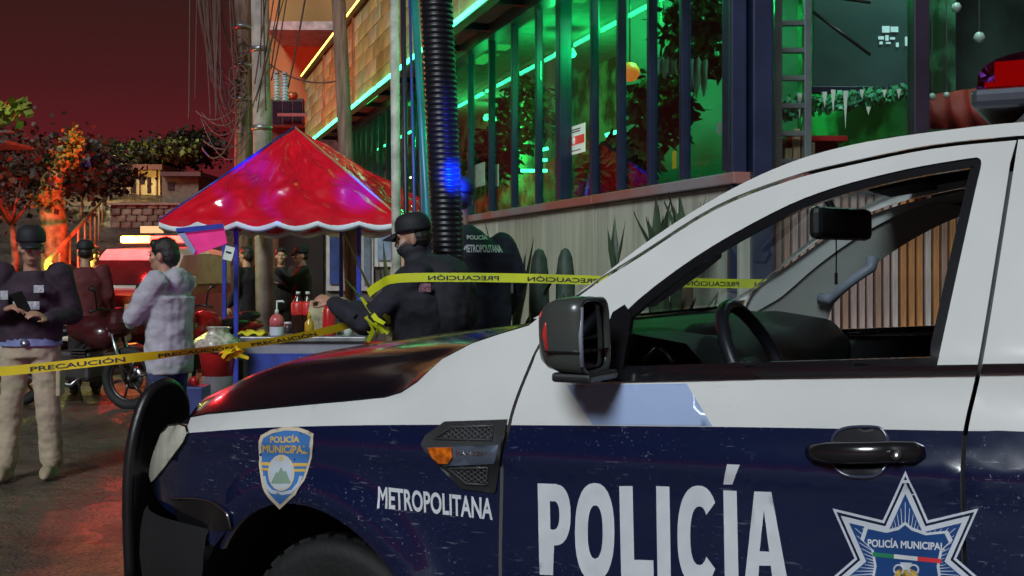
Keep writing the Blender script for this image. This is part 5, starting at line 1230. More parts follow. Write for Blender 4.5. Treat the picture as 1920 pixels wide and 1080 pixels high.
GREYH = M('pale_grey_fleece', (.42, .42, .46), rough=.95, var=.12, scale=10, bump=.55, bscale=8, bdetail=1.5, stretch=(1, 1, 1.7))
JEAN = M('dark_blue_jeans', (.03, .045, .12), rough=.85, var=.25, scale=12, bump=.5, bscale=9, bdetail=1.5)
TANB = M('tan_boot_suede', (.38, .30, .20), rough=.9, var=.2, scale=12); BLKB = M('black_boot', (.012, .012, .012), rough=.4)
CAPM = M('black_cap_cloth', (.010, .010, .016), rough=.7, var=.2, bump=.15, bscale=200); MASK = M('dark_mask', (.02, .02, .028), rough=.8)
def hand(mb, w, d, up, curl=.5, s=1.0):
    """palm, four bent fingers and a thumb: w wrist, d direction of the hand, up back of the hand"""
    w, d, up = Vector(w), Vector(d).normalized(), Vector(up); sd_ = d.cross(up).normalized(); up = sd_.cross(d).normalized()
    rot = Matrix((sd_, d, up)).transposed(); ellip(mb, w + d * .05 * s, (.043 * s, .056 * s, .018 * s), rot)
    for k, (x, l) in enumerate(((-.032, .070), (-.011, .080), (.011, .075), (.032, .058))):
        b0 = w + d * .085 * s + sd_ * x * s; c1 = b0 + (d * math.cos(curl) - up * math.sin(curl)) * l * .45 * s; c2 = c1 + (d * math.cos(curl * 2.2) - up * math.sin(curl * 2.2)) * l * .35 * s; c3 = c2 + (d * math.cos(curl * 3.2) - up * math.sin(curl * 3.2)) * l * .25 * s
        capsule(mb, b0, c1, .0098 * s, .009 * s, 8); capsule(mb, c1, c2, .009 * s, .0082 * s, 8); capsule(mb, c2, c3, .0082 * s, .007 * s, 8)
    t0 = w + d * .025 * s - sd_ * .036 * s; t1 = t0 + (d * .7 - sd_ * .6 - up * .3).normalized() * .04 * s; t2 = t1 + (d * .9 - sd_ * .1 - up * .4).normalized() * .032 * s
    capsule(mb, t0, t1, .0125 * s, .0105 * s, 8); capsule(mb, t1, t2, .0105 * s, .0085 * s, 8)
def head_mesh(mb, c, yaw, tilt=0):
    """skull, jaw, nose, brow, ears; faces +y before yaw"""
    rot = Matrix.Rotation(yaw, 3, 'Z') @ Matrix.Rotation(tilt, 3, 'X'); c = Vector(c)
    def q(x, y, z): return c + rot @ Vector((x, y, z))
    ellip(mb, q(0, -.012, .025), (.074, .096, .095), rot); ellip(mb, q(0, .018, -.045), (.058, .072, .072), rot); ellip(mb, q(0, .05, -.088), (.034, .034, .026), rot)
    capsule(mb, q(0, .088, .022), q(0, .104, -.022), .009, .014, 8); capsule(mb, q(-.014, .092, -.026), q(.014, .092, -.026), .009, .009, 8)
    capsule(mb, q(-.045, .074, .034), q(.045, .074, .034), .012, .012, 8); capsule(mb, q(-.02, .086, -.058), q(.02, .086, -.058), .008, .008, 8); capsule(mb, q(-.018, .084, -.071), q(.018, .084, -.071), .008, .008, 8)
    for s in (-1, 1): ellip(mb, q(s * .045, .055, -.012), (.026, .026, .024), rot); ellip(mb, q(s * .077, -.012, -.008), (.011, .022, .034), rot)
    return q, rot
def person(label, loc, rz, j, jacket, trousers, shoes, cap=None, hood=False, bulk=1.0, mask=False, hair=True, vox=.012, sleeves=True, hem=.80, detail=True, group=None, seed=0, jfold=.018):
    """j: joints in the person's own frame, facing +y"""
    o = thing('person', label, 'person', loc, rz, group)
    H_ = j['head']; yaw = j.get('yaw', 0); tilt = j.get('tilt', 0)
    nk = Vector(H_) + Vector((0, -.02, -.16)); ch = Vector(j.get('chest', (0, 0, 1.28))); pv = Vector(j.get('pelvis', (0, 0, .95)))
    # body, one continuous skin surface
    b = MB(); q, rot = head_mesh(b, H_, yaw, tilt); capsule(b, nk, Vector(H_) + Vector((0, -.01, -.06)), .058, .052)
    loft(b, [((pv.x, pv.y, pv.z - .08), .14, .10), ((pv.x, pv.y, pv.z), .155, .11), ((lerp(pv.x, ch.x, .4), lerp(pv.y, ch.y, .4), lerp(pv.z, ch.z, .4)), .135, .095), ((ch.x, ch.y, ch.z), .165, .11), ((nk.x, nk.y, nk.z - .10), .15, .085), ((nk.x, nk.y, nk.z - .02), .07, .06)])
    for s, S_ in ((1, 'r'), (-1, 'l')):
        sh, e_, w, hp, kn, an = (Vector(j[k + S_]) for k in ('sh', 'el', 'wr', 'hip', 'kn', 'an'))
        capsule(b, sh, e_, .05, .04); capsule(b, e_, w, .04, .028); hand(b, w, Vector(j['hd' + S_]), Vector(j['hu' + S_]), j.get('curl', .5))
        capsule(b, hp, kn, .082, .055); capsule(b, kn, an, .052, .036); capsule(b, an + Vector((0, 0, -.04)), an + Vector((0, .15, -.05)), .032, .028)
    body = fuse('body', b, SKIN, o, .0085, 3)
    # eyes and brows
    if detail:
        for s in (-1, 1):
            e1 = MB(); ellip(e1, q(s * .030, .082, .012), (.013, .007, .008), rot, 10); obj('eye', e1, M('dark_eye', (.02, .015, .012), rough=.2), o, loc=(0, 0, 0))
            e1 = MB(); capsule(e1, q(s * .016, .091, .034), q(s * .05, .080, .036), .005, .004, 6); obj('eyebrow', e1, HAIR, o, loc=(0, 0, 0))
        e1 = MB(); ellip(e1, q(0, .094, -.0645), (.022, .006, .004), rot, 10); obj('lips', e1, M('lips', (.3, .12, .09), rough=.5), o, loc=(0, 0, 0))
    # trousers
    t = MB(); loft(t, [((pv.x, pv.y, pv.z - .12), .165 * bulk, .125 * bulk), ((pv.x, pv.y, pv.z), .172 * bulk, .128 * bulk), ((pv.x, pv.y, pv.z + .10), .158 * bulk, .118 * bulk)])
    for S_ in 'rl':
        hp, kn, an = (Vector(j[k + S_]) for k in ('hip', 'kn', 'an'))
        capsule(t, hp, kn, .105, .082); capsule(t, kn, an + Vector((0, 0, .02)), .082, .075)
    fuse('trousers', t, trousers, o, vox, 3, .022, seed, 13)
    # boots
    for S_ in 'rl':
        an = Vector(j['an' + S_]); t = MB(); capsule(t, an + Vector((0, -.01, .08)), an + Vector((0, -.01, -.02)), .058, .055, 12); capsule(t, an + Vector((0, .0, -.035)), an + Vector((0, .17, -.04)), .052, .046, 12); loft(t, [((an.x, an.y + .07, an.z - .082), .052, .15), ((an.x, an.y + .07, an.z - .055), .056, .155)]); fuse('boot', t, shoes, o, .011, 3)
    # jacket
    t = MB(); k = bulk
    loft(t, [((pv.x, pv.y, hem - .0), .182 * k, .140 * k), ((pv.x, pv.y, hem + .08), .188 * k, .146 * k), ((lerp(pv.x, ch.x, .5), lerp(pv.y, ch.y, .5), lerp(pv.z, ch.z, .5)), .185 * k, .140 * k), ((ch.x, ch.y, ch.z), .205 * k, .150 * k), ((nk.x, nk.y, nk.z - .12), .185 * k, .125 * k), ((nk.x, nk.y, nk.z - .05), .115 * k, .09 * k), ((nk.x, nk.y + .01, nk.z + .005), .085, .075)])
    for S_ in 'rl':
        sh, e_, w = (Vector(j[k_ + S_]) for k_ in ('sh', 'el', 'wr'))
        ks = min(k, 1.1); capsule(t, sh, e_, .082 * ks, .064 * ks); capsule(t, e_, lerp(e_, w, .93), .064 * ks, .046 * ks)
    if hood:
        ellip(t, nk + Vector((0, -.085, -.02)), (.125, .085, .10)); ellip(t, nk + Vector((0, -.03, .0)), (.115, .095, .055))
    jk = fuse('jacket', t, jacket, o, vox, 3, jfold, seed + 3, 11)
    # head-wear
    if cap:
        t = MB(); cr = [(.001, .122), (.05, .117), (.082, .098), (.098, .065), (.102, .02), (.100, .0)]; rr2 = []
        g_ = []
        for r_, h_ in cr: g_.append([q(r_ * .93 * math.cos(2 * math.pi * n_ / 20), r_ * 1.08 * math.sin(2 * math.pi * n_ / 20) - .008, .045 + h_ * .95) for n_ in range(20)])
        t.sheet(g_, closed=True); cp = obj('cap', t, cap, o, loc=(0, 0, 0)); cp.modifiers.new('s', 'SOLIDIFY').thickness = .006
        t = MB(); t.sheet([[q((.08 if r_ < .5 else .062) * (-1 + 2 * n_ / 10), .088 + (1 - (-1 + 2 * n_ / 10) ** 2) * .02 + r_ * .075 * math.sqrt(max(0, 1 - (.92 * (-1 + 2 * n_ / 10)) ** 2)), .052 - .028 * r_ - .02 * (-1 + 2 * n_ / 10) ** 2) for n_ in range(11)] for r_ in (0, .5, 1)]); vz = obj('visor', t, cap, cp, loc=(0, 0, 0)); vz.modifiers.new('s', 'SOLIDIFY').thickness = .006
        t = MB(); ellip(t, q(0, -.035, .012), (.0785, .082, .075), rot); obj('hair', t, HAIR, o, loc=(0, 0, 0))
    elif hair:
        t = MB(); ellip(t, q(0, -.022, .047), (.086, .100, .090), rot); ellip(t, q(0, -.06, .0), (.082, .062, .085), rot); ellip(t, q(0, .045, .098), (.062, .040, .030), rot); fuse('hair', t, HAIR, o, .009, 2, .012, 2, 40)
    if mask:
        t = MB(); ellip(t, q(0, .034, -.050), (.066, .074, .052), rot); obj('face_mask', t, MASK, o, loc=(0, 0, 0))
    return o, q, rot, jk
def stand(**k):
    d = dict(head=(0, .01, 1.60), shr=(.185, 0, 1.40), shl=(-.185, 0, 1.40), elr=(.25, -.03, 1.12), ell=(-.25, -.03, 1.12), wrr=(.24, .10, .90), wrl=(-.24, .10, .90), hdr=(0, .3, -1), hdl=(0, .3, -1), hur=(1, 0, 0), hul=(-1, 0, 0), hipr=(.09, 0, .90), hipl=(-.09, 0, .90), knr=(.105, .02, .50), knl=(-.105, .02, .50), anr=(.115, 0, .10), anl=(-.115, 0, .10))
    d.update(k); return d
def patch(o, name, c, w, h, rz=0, mat=None, tilt=0, dep=.012):
    b = MB(); b.box(c, (w, dep, h), rot=Matrix.Rotation(rz, 3, 'Z') @ Matrix.Rotation(tilt, 3, 'X'), bev=.003); return obj(name, b, mat or VINYLP, o, loc=(0, 0, 0))
VINYLP = M('white_patch', (.6, .62, .66), rough=.5, var=.05)
def surf_text(o, jk, name, txt, c, w, h, rz, mat, off=.012):
    """lettering laid on the jacket: each point cast onto the cloth"""
    from mathutils.bvhtree import BVHTree
    bm = bmesh.new(); bm.from_mesh(jk.data); bt = BVHTree.FromBMesh(bm); bm.free()
    v2, f2, _ = text2d(txt, .03); vv, ff = refine([((a - .5) * w, (b_ - .5) * h) for a, b_ in v2], f2, .03)
    rot = Matrix.Rotation(rz, 3, 'Z'); out = []; nrm = rot @ Vector((0, -1, 0))
    for a, b_ in vv:
        p = Vector(c) + rot @ Vector((a, 0, b_)) + nrm * .4; hit = bt.ray_cast(p, -nrm)[0]; out.append((hit + nrm * off) if hit else p - nrm * .4)
    mb = MB(); mb.add(out, ff); return obj(name, mb, mat, o, loc=(0, 0, 0), fixn=False)

# ---- officer at the left, facing the camera, phone in hand
c = P(58, 897, 7.85)
pj = stand(head=(-.01, .03, 1.575), yaw=.25, tilt=-.12, elr=(.27, .02, 1.12), wrr=(.10, .25, 1.17), hdr=(-.9, .5, .2), hur=(0, .4, 1), ell=(-.27, -.02, 1.12), wrl=(-.16, .24, 1.10), hdl=(.5, .6, .4), hul=(0, .6, 1), anr=(.15, .03, .10), anl=(-.13, -.03, .10), knr=(.125, .03, .5), knl=(-.115, .02, .5), curl=.45)
po, q, rot, jk = person('officer in dark jacket and khaki trousers at the left, looking at a phone', (c.x, 7.85, 0), math.pi + .15, pj, M('plum_uniform_jacket', (.035, .018, .032), rough=.85, var=.25, scale=7, bump=.55, bscale=8, bdetail=1.5, stretch=(1, 1, 1.7)), KHAKI, TANB, cap=CAPM, bulk=1.12, hem=.93, seed=1)
for cx, cz, w, h in ((-.10, 1.30, .065, .05), (-.02, 1.19, .17, .055), (.12, 1.26, .05, .06)): patch(po, 'chest_patch', (cx, .195, cz), w, h, 0, M('patch_grey', (.5, .52, .56), rough=.5, var=.3, scale=60))
b = MB(); loft(b, [((0, 0, .915), .205, .16), ((0, 0, .965), .205, .16)]); obj('belt', b, M('pale_blue_belt', (.20, .24, .46), rough=.5, var=.2, scale=20), po, loc=(0, 0, 0))
b = MB(); b.lathe([(0, 0), (.028, 0), (.028, .012), (0, .012)], c=(.0, .158, .94), axis=(0, 1, 0), n=14); obj('buckle', b, M('buckle', (.3, .32, .4), rough=.3, metal=.8), po, loc=(0, 0, 0))
for s in (-1, 1):
    b = MB(); b.box((s * .2, .03, .66), (.03, .15, .18), bev=.008); obj('cargo_pocket', b, KHAKI, po, loc=(0, 0, 0))
ph = tag(obj('phone', MB().box((0, 0, 0), (.075, .01, .15), bev=.004), M('black_phone', (.02, .02, .02), rough=.15)), 'dark phone held at chest height by the officer at the left', 'phone'); ph.location = Vector((c.x, 7.85, 0)) + Matrix.Rotation(math.pi + .15, 3, 'Z') @ Vector((-.02, .33, 1.22)); ph.rotation_euler = (-.5, .3, math.pi + .15)

# ---- man in the grey hoodie, in profile with folded arms
c = P(318, 700, 8.1)
pj = stand(head=(0, .05, 1.525), yaw=0, tilt=-.10, shr=(.19, 0, 1.34), shl=(-.19, 0, 1.34), elr=(.22, .16, 1.09), ell=(-.22, .16, 1.10), wrr=(-.02, .27, 1.14), wrl=(.05, .25, 1.08), hdr=(-1, .1, .1), hdl=(1, .1, .1), hur=(0, 1, 0), hul=(0, 1, 0), chest=(0, 0, 1.24))
po, q, rot, jk = person('man in a pale grey hoodie with folded arms, seen from the side', (c.x, 8.1, 0), R(78), pj, GREYH, JEAN, BLKB, hood=True, bulk=1.08, hem=.70, seed=2, jfold=.03)
# ---- officer with the cap reaching to hold the tape
c = P(806, 600, 6.75)
pj = stand(head=(0, .10, 1.61), yaw=0, tilt=-.14, shr=(.2, .03, 1.40), shl=(-.2, .03, 1.40), elr=(.23, .30, 1.15), wrr=(.20, .52, 1.20), hdr=(-.2, .9, .25), hur=(1, 0, .6), ell=(-.23, .34, 1.12), wrl=(-.10, .56, 1.24), hdl=(.1, .9, .3), hul=(-.6, 0, 1), chest=(0, .05, 1.28), curl=.75)
po, q, rot, jk = person('officer in black cap and jacket reaching out to hold the yellow tape', (c.x, 6.75, 0), R(84), pj, DARKW, DARKW, BLKB, cap=CAPM, mask=True, hood=True, bulk=1.45, hem=.86, seed=4, jfold=.03)
b = MB(); ellip(b, q(0, .012, -.055), (.074, .088, .06), rot); ellip(b, q(0, -.01, -.12), (.075, .08, .06), rot); fuse('neck_gaiter', b, MASK, po, .01, 3)
b = MB(); ellip(b, (0, -.10, 1.22), (.235, .19, .30)); ellip(b, (0, -.06, 1.42), (.16, .13, .10)); fuse('hood_and_pack', b, DARKW, po, .015, 4, .03, 0, 9)
b = MB(); b.tube([q(-.082, .03, .0), q(-.085, .06, -.02), q(-.078, .085, -.045)], .003, 5); obj('mask_strap', b, VINYLP, po, loc=(0, 0, 0))
b = MB(); b.box((-.22, .02, .97), (.07, .16, .16), bev=.02); obj('pouch', b, M('olive_pouch', (.05, .05, .04), rough=.8), po, loc=(0, 0, 0))
b = MB(); b.box((-.265, -.02, 1.33), (.01, .07, .05), bev=.003); obj('sleeve_badge', b, M('sleeve_badge', (.25, .10, .14), rough=.5, var=.5, scale=50), po, loc=(0, 0, 0))
# ---- second officer with his back to the camera
c = P(888, 600, 7.98)
pj = stand(head=(-.09, .02, 1.66), yaw=.1, shr=(.185, 0, 1.37), shl=(-.20, 0, 1.39), elr=(.29, .02, 1.16), ell=(-.29, .02, 1.16), wrr=(.26, .12, .94), wrl=(-.26, .12, .94), chest=(0, 0, 1.32), pelvis=(0, 0, .97))
po, q, rot, jk = person('officer seen from behind with white lettering across his jacket', (c.x, 7.98, .134), R(12), pj, NAVYW, NAVYW, BLKB, cap=CAPM, bulk=1.32, hem=.84, seed=5, jfold=.022)
surf_text(po, jk, 'back_lettering', 'POLICÍA', (.0, 0, 1.42), .14, .034, 0, VINYLP); surf_text(po, jk, 'back_lettering', 'METROPOLITANA', (.03, 0, 1.345), .25, .05, 0, VINYLP); po.scale = (1.09, 1.09, 1.07)
b = MB(); b.box((.225, -.05, 1.12), (.045, .04, .13), bev=.008); b.tube([(.225, -.05, 1.18), (.225, -.05, 1.25)], .006, 6); obj('radio', b, M('grey_green_radio', (.12, .16, .13), rough=.4), po, loc=(0, 0, 0))
# ---- people in the background
def bg(label, px, row, Z, rz, jac, tro, cap=None, pj=None, sc=1.0, **k):
    c = P(px, row, Z); z0 = zg(ES.dot(Vector((c.x, Z, 0)))); o, *_ = person(label, (c.x, Z, z0), rz, pj or stand(), jac, tro, BLKB, cap=cap, vox=.02, detail=False, **k); o.scale = (sc, sc, sc); return o
BLK = M('black_clothes', (.012, .010, .012), rough=.8, var=.2); MAR = M('maroon_jacket', (.10, .012, .015), rough=.8, var=.2)
bg('man in black in front of the dark doorway, raising one arm', 566, 600, 16.4, R(110), BLK, BLK, cap=CAPM, pj=stand(wrl=(-.1, .38, 1.40), ell=(-.24, .2, 1.2), hdl=(.1, .6, .8), hul=(0, -1, .5), wrr=(.05, .33, 1.2), elr=(.24, .12, 1.12), hdr=(-.4, .8, .3), hur=(0, .2, 1)), seed=6)
bg('man in black standing left of the pale concrete pole', 462, 600, 15.9, R(60), BLK, BLK, seed=7)
bg('man in black half hidden between pole and doorway', 527, 600, 16.9, R(190), BLK, BLK, seed=8)
bg('bystander in maroon with back turned beside the police lights', 160, 600, 13.0, R(20), MAR, BLK, cap=CAPM, seed=9, bulk=1.1)
bg('bystander in dark maroon bending beside the parked motorcycle', 172, 620, 15.2, R(-40), MAR, BLK, seed=10)
# ================================================================ red canopy and food stall
tent = thing('canopy_tent', 'red plastic canopy tent with white scalloped edge on blue legs', 'tent', P(545, 600, 13.4)); tent.location.z = 0
REDV = M('red_pvc', (.70, .008, .024), rough=.24, var=.10, scale=3, coat=.8, bump=.25, bscale=9, spec=.8); WTR = M('white_trim', (.62, .68, .75), rough=.5, var=.06); BLT = M('blue_enamel', (.03, .05, .45), rough=.35, var=.15, scale=8); BLUEV = M('blue_pvc', (.02, .03, .22), rough=.35)
CL_, CR_ = P(298, 414, 12.9), P(752, 408, 12.3); cz = (CL_.z + CR_.z) / 2; CL_.z = CR_.z = cz
ax = (CR_ - CL_); wd_ = ax.length; ax.normalize(); bk = Vector((-ax.y, ax.x, 0)); dep = 2.6
BL_, BR_ = CL_ + bk * dep, CR_ + bk * dep
apx = (CL_ + CR_) / 2 + bk * dep * .5; ap = P(553, 240, apx.y); apex = Vector((ap.x, apx.y, ap.z))
rnd = random.Random(31)
from mathutils import noise as mnoise
def face(a, b_, c, n=56, sagk=.10):
    """triangular roof sheet, slack between the hips, creased where the plastic was folded and pulled"""
    rows = []; nm = (b_ - a).cross(c - a).normalized(); nm = nm if nm.z > 0 else -nm
    for i in range(n + 1):
        t = i / n; l0, r0 = a.lerp(c, t), b_.lerp(c, t); row = []
        for k in range(n + 1):
            w = k / n; p = l0.lerp(r0, w); fade = min(1, 7 * w, 7 * (1 - w), 6 * t, 5 * (1 - t))
            q = Vector((w * 7, t * 3.0, a.x)); rid = 1 - abs(mnoise.noise(q + Vector((mnoise.noise(q * .7) * 1.6, 0, 0)))) * 2.4; rid2 = 1 - abs(mnoise.noise(Vector((w * 9 + t * 8, t * 5 - w * 5, a.y)))) * 2.2
            d = -sagk * 4 * w * (1 - w) * (1 - t) * t * 2.2 + (.065 * rid + .045 * rid2 + .03 * math.sin(w * 21 + t * 9)) * fade * (1 - .6 * t)
            row.append(p + nm * d)
        rows.append(row)
    return rows
for a, b_, nm in ((CL_, CR_, 'roof_panel'), (BL_, CL_, 'roof_panel'), (BR_, BL_, 'roof_panel'), (CR_, BR_, 'roof_panel')):
    m_ = MB().sheet(face(a, b_, apex)); obj(nm, m_, REDV if nm == 'roof_panel' and a != BL_ else REDV, tent)
obj('hip_seam', MB().tube([CL_, apex + Vector((0, 0, .01))], .016, 6), BLUEV, tent); obj('hip_seam', MB().tube([CR_, apex + Vector((0, 0, .01))], .012, 6), M('pale_seam', (.45, .3, .15), rough=.5), tent)
v0, v1 = CL_.lerp(CR_, .60), CL_.lerp(CR_, .655); nmf = (CR_ - CL_).cross(apex - CL_).normalized(); nmf = nmf if nmf.y < 0 else -nmf
def val(a, b_, seg, par):
    rows = [[], []]; n = seg * 8; tr = []
    for k in range(n + 1):
        p = a.lerp(b_, k / n); wv = abs(math.sin(math.pi * k / 8)); out = (b_ - a).cross(Vector((0, 0, 1))).normalized() * (.012 * math.sin(k * .9))
        rows[0].append(p + out * .3); q_ = p + out + Vector((0, 0, -.055 - .055 * wv)); rows[1].append(q_); tr.append(q_)
    vv = obj('valance', MB().sheet(rows), REDV, par); t = MB()
    t.sheet([[p + Vector((0, 0, .036)) for p in tr], [p + Vector((0, -.014, 0)) for p in tr], [p + Vector((0, 0, -.036)) for p in tr], [p + Vector((0, .014, 0)) for p in tr], [p + Vector((0, 0, .036)) for p in tr]])
    obj('scalloped_trim', t, WTR, vv)
val(CL_, CR_, 6, tent); val(BL_, CL_, 6, tent); val(CR_, BR_, 6, tent); val(BR_, BL_, 6, tent)
for px, Z in ((443, 13.0), (421, 14.8), (673, 12.9), (640, 15.0)):
    q_ = P(px, 420, Z); obj('leg', MB().box((q_.x, Z, (cz - .02) / 2), (.05, .05, cz - .02), bev=.006), BLT, tent); obj('foot', MB().box((q_.x, Z, .012), (.12, .12, .02)), BLT, tent)
obj('cross_bar', MB().tube([P(443, 424, 13.0), P(673, 424, 12.9)], .018, 8), BLT, tent)
obj('side_bar', MB().tube([P(443, 428, 13.0), P(421, 432, 14.8)], .018, 8), BLT, tent)
# pink and blue banner hanging at the left of the canopy
q_ = [P(329, 428, 12.3), P(418, 419, 12.3), P(426, 456, 12.3), P(363, 479, 12.3)]
bn = thing('hanging_sign', 'tilted pink and blue sign panel hanging under the canopy', 'sign', (q_[0] + q_[2]) / 2)
obj('panel', MB().prism(q_, (0, .02, 0)), M('magenta_panel', (.75, .03, .25), rough=.4, emit=(.9, .02, .25), es=.25), bn)
s_ = [P(329, 428, 12.27), P(418, 419, 12.27), P(419, 428, 12.27), P(333, 438, 12.27)]; obj('blue_strip', MB().prism(s_, (0, .012, 0)), BLT, bn)
s_ = [P(331, 436, 12.27), P(345, 434, 12.27), P(367, 470, 12.27), P(362, 478, 12.27)]; obj('pale_strip', MB().prism(s_, (0, .012, 0)), M('lilac_strip', (.35, .36, .62), rough=.4), bn)
q_ = P(429, 475, 12.2); tg_ = thing('price_tag', 'small white tag tied to the blue canopy leg', 'tag', q_); obj('card', MB().box(q_, (.10, .01, .15), rot=Matrix.Rotation(.25, 3, 'Y')), PAPER, tg_); obj('print', MB().box(q_ + Vector((0, -.008, .01)), (.06, .004, .02), rot=Matrix.Rotation(.25, 3, 'Y')), INK, tg_)
# counter
ctr = thing('stall_counter', 'low stall counter with a blue printed front under the canopy', 'counter', P(570, 700, 11.9)); ctr.location.z = 0
a, c = P(456, 632, 11.9), P(682, 700, 11.9); tz = a.z
obj('top', MB().box(((a.x + c.x) / 2, 12.25, tz - .02), (c.x - a.x + .06, .8, .05), bev=.01), M('worn_metal_top', (.28, .27, .30), rough=.4, metal=.4, var=.25), ctr)
obj('front_frame', MB().box(((a.x + c.x) / 2, 11.93, tz / 2 - .02), (c.x - a.x, .05, tz - .05)), M('grey_lilac_frame', (.25, .24, .30), rough=.5), ctr)
fx0, fx1 = a.x + .05, c.x - .10; f = obj('printed_front', MB().box(((fx0 + fx1) / 2, 11.90, tz / 2 - .06), (fx1 - fx0, .012, tz - .22)), M('blue_print', (.04, .06, .34), rough=.35, var=.15), ctr)
bot = []
for t_ in range(0, 13): bot.append((lerp(fx0 + .06, fx1 - .22, t_ / 12), tz - .48 + .26 * math.sin(t_ / 12 * math.pi * .72)))
poly = [(x, 11.886, z) for x, z in bot] + [(fx1 - .3, 11.886, tz - .50), (fx0 + .1, 11.886, .12)]
obj('bottle_print', MB().prism(poly, (0, .006, 0)), M('sky_blue_print', (.04, .30, .68), rough=.3, var=.3, scale=6), f)
obj('highlight_print', MB().tube([(x, 11.882, z + .012) for x, z in bot[7:]], .008, 5), M('cyan_print', (.25, .62, .8), rough=.3), f)
# goods on the counter
def item(name, px, base_row, prof, mats, label, cat='bottle', Z=12.15, group=None, parts=()):
    q_ = P(px, base_row, Z); o = thing(name, label, cat, (q_.x, Z, tz + .006), group=group)
    for nm, pr, m_ in prof: obj(nm, MB().lathe(pr, n=16), m_, o, loc=(0, 0, 0))
    return o
PINKL = M('pink_soap', (.60, .12, .14), rough=.2, var=.1); CLRB = M('clear_plastic', (.55, .58, .68), rough=.15, var=.1); REDB = M('red_plastic', (.5, .015, .02), rough=.25, var=.1); WCAP = M('white_cap', (.6, .62, .64), rough=.4); AMB = M('amber_sauce', (.5, .28, .02), rough=.2); COLA = M('cola', (.03, .012, .01), rough=.15); REDLAB = M('red_label', (.62, .03, .03), rough=.35, var=.3, scale=30)
o = item('pump_bottle', 519, 628, [('body', [(0, 0), (.07, 0), (.075, .02), (.075, .16), (.06, .20), (.03, .23), (0, .23)], CLRB), ('soap', [(.0765, .10), (.0765, .165), (.061, .203), (.03, .231)], PINKL), ('pump', [(0, .23), (.022, .23), (.022, .27), (.008, .28), (.008, .36), (0, .36)], WCAP)], None, 'clear hand-soap pump bottle at the front left of the counter', Z=11.98)
obj('nozzle', MB().tube([(-.005, 0, .36), (.06, 0, .365), (.075, 0, .35)], .012, 8), WCAP, o, loc=(0, 0, 0))
for px, k, lab in ((559, 1.0, 'large cola bottle with a red label behind the pump bottle'), (577, .86, 'smaller red-labelled bottle right of the large cola bottle')):
    item('soda_bottle', px, 620, [('body', [(0, 0), (.07 * k, 0), (.074 * k, .03), (.074 * k, .14), (.066 * k, .17), (.074 * k, .2), (.074 * k, .30), (.03 * k, .40), (.02 * k, .43), (0, .43)], COLA), ('label', [(.0755 * k, .20), (.0765 * k, .22), (.0765 * k, .32), (.06 * k, .35)], REDLAB), ('cap', [(0, .425), (.024, .425), (.024, .455), (0, .455)], WCAP)], None, lab, Z=12.42, group='bottles on the counter')
item('sauce_bottle', 580, 630, [('body', [(0, 0), (.05, 0), (.05, .13), (.02, .17), (.02, .19), (0, .19)], AMB), ('cap', [(0, .19), (.024, .19), (.008, .25), (0, .25)], M('yellow_cap', (.6, .45, .03), rough=.4))], None, 'amber sauce bottle in front of the cola bottles', Z=12.05)
item('red_flask', 617, 620, [('body', [(0, 0), (.068, 0), (.07, .02), (.07, .26), (.05, .30), (.028, .325), (0, .325)], REDB), ('cap', [(0, .32), (.03, .32), (.022, .36), (0, .37)], REDB)], None, 'tall smooth red flask on the right half of the counter', 'flask', Z=12.1)
o = thing('paper_bag', 'creased beige paper bag standing beside the red flask', 'bag', P(598, 620, 12.35)); o.location.z = tz + .006
b = MB(); g_ = [[(x * k + .01 * math.sin(z * 30 + x * 20), y * k, z) for x, y in ((-.10, -.06), (.0, -.07), (.10, -.06), (.11, .0), (.10, .06), (0, .07), (-.10, .06), (-.11, 0))] for z, k in ((0, 1), (.12, 1.03), (.25, .97), (.36, .9))]; b.sheet(g_, closed=True, smooth=False); b.add(g_[0], [tuple(range(8))]); obj('sack', b, M('beige_paper', (.45, .40, .26), rough=.85, var=.3, scale=8), o, loc=(0, 0, 0))
o = thing('yellow_cloth', 'folded yellow cloth lying at the left end of the counter', 'cloth', P(475, 628, 12.1)); o.location.z = tz + .006
b = MB(); b.sheet([[(-.14 + .28 * i / 8, -.08 + .16 * k / 5, .02 + .018 * math.sin(i * 1.7 + k) + (.012 if 0 < i < 8 and 0 < k < 5 else -.015)) for i in range(9)] for k in range(6)]); oo = obj('cloth', b, M('yellow_fabric', (.62, .52, .02), rough=.8, var=.2), o, loc=(0, 0, 0)); oo.modifiers.new('s', 'SOLIDIFY').thickness = .015
for i, (px, Z, lab) in enumerate(((640, 12.3, 'small steel jar right of the red flask'), (652, 12.0, 'short white cup at the right end of the counter'), (540, 12.5, 'dark jar behind the pump bottle'))):
    item('jar', px, 620, [('body', [(0, 0), (.04, 0), (.045, .05), (.04, .10), (0, .10)], (CHM := M('jar_%d' % i, ((.5, .5, .52), (.5, .5, .5), (.05, .04, .05))[i], rough=.3, metal=(.8, 0, 0)[i]))), ('lid', [(0, .10), (.042, .10), (.042, .12), (0, .125)], WCAP)], None, lab, 'jar', Z=Z, group='jars on the counter')
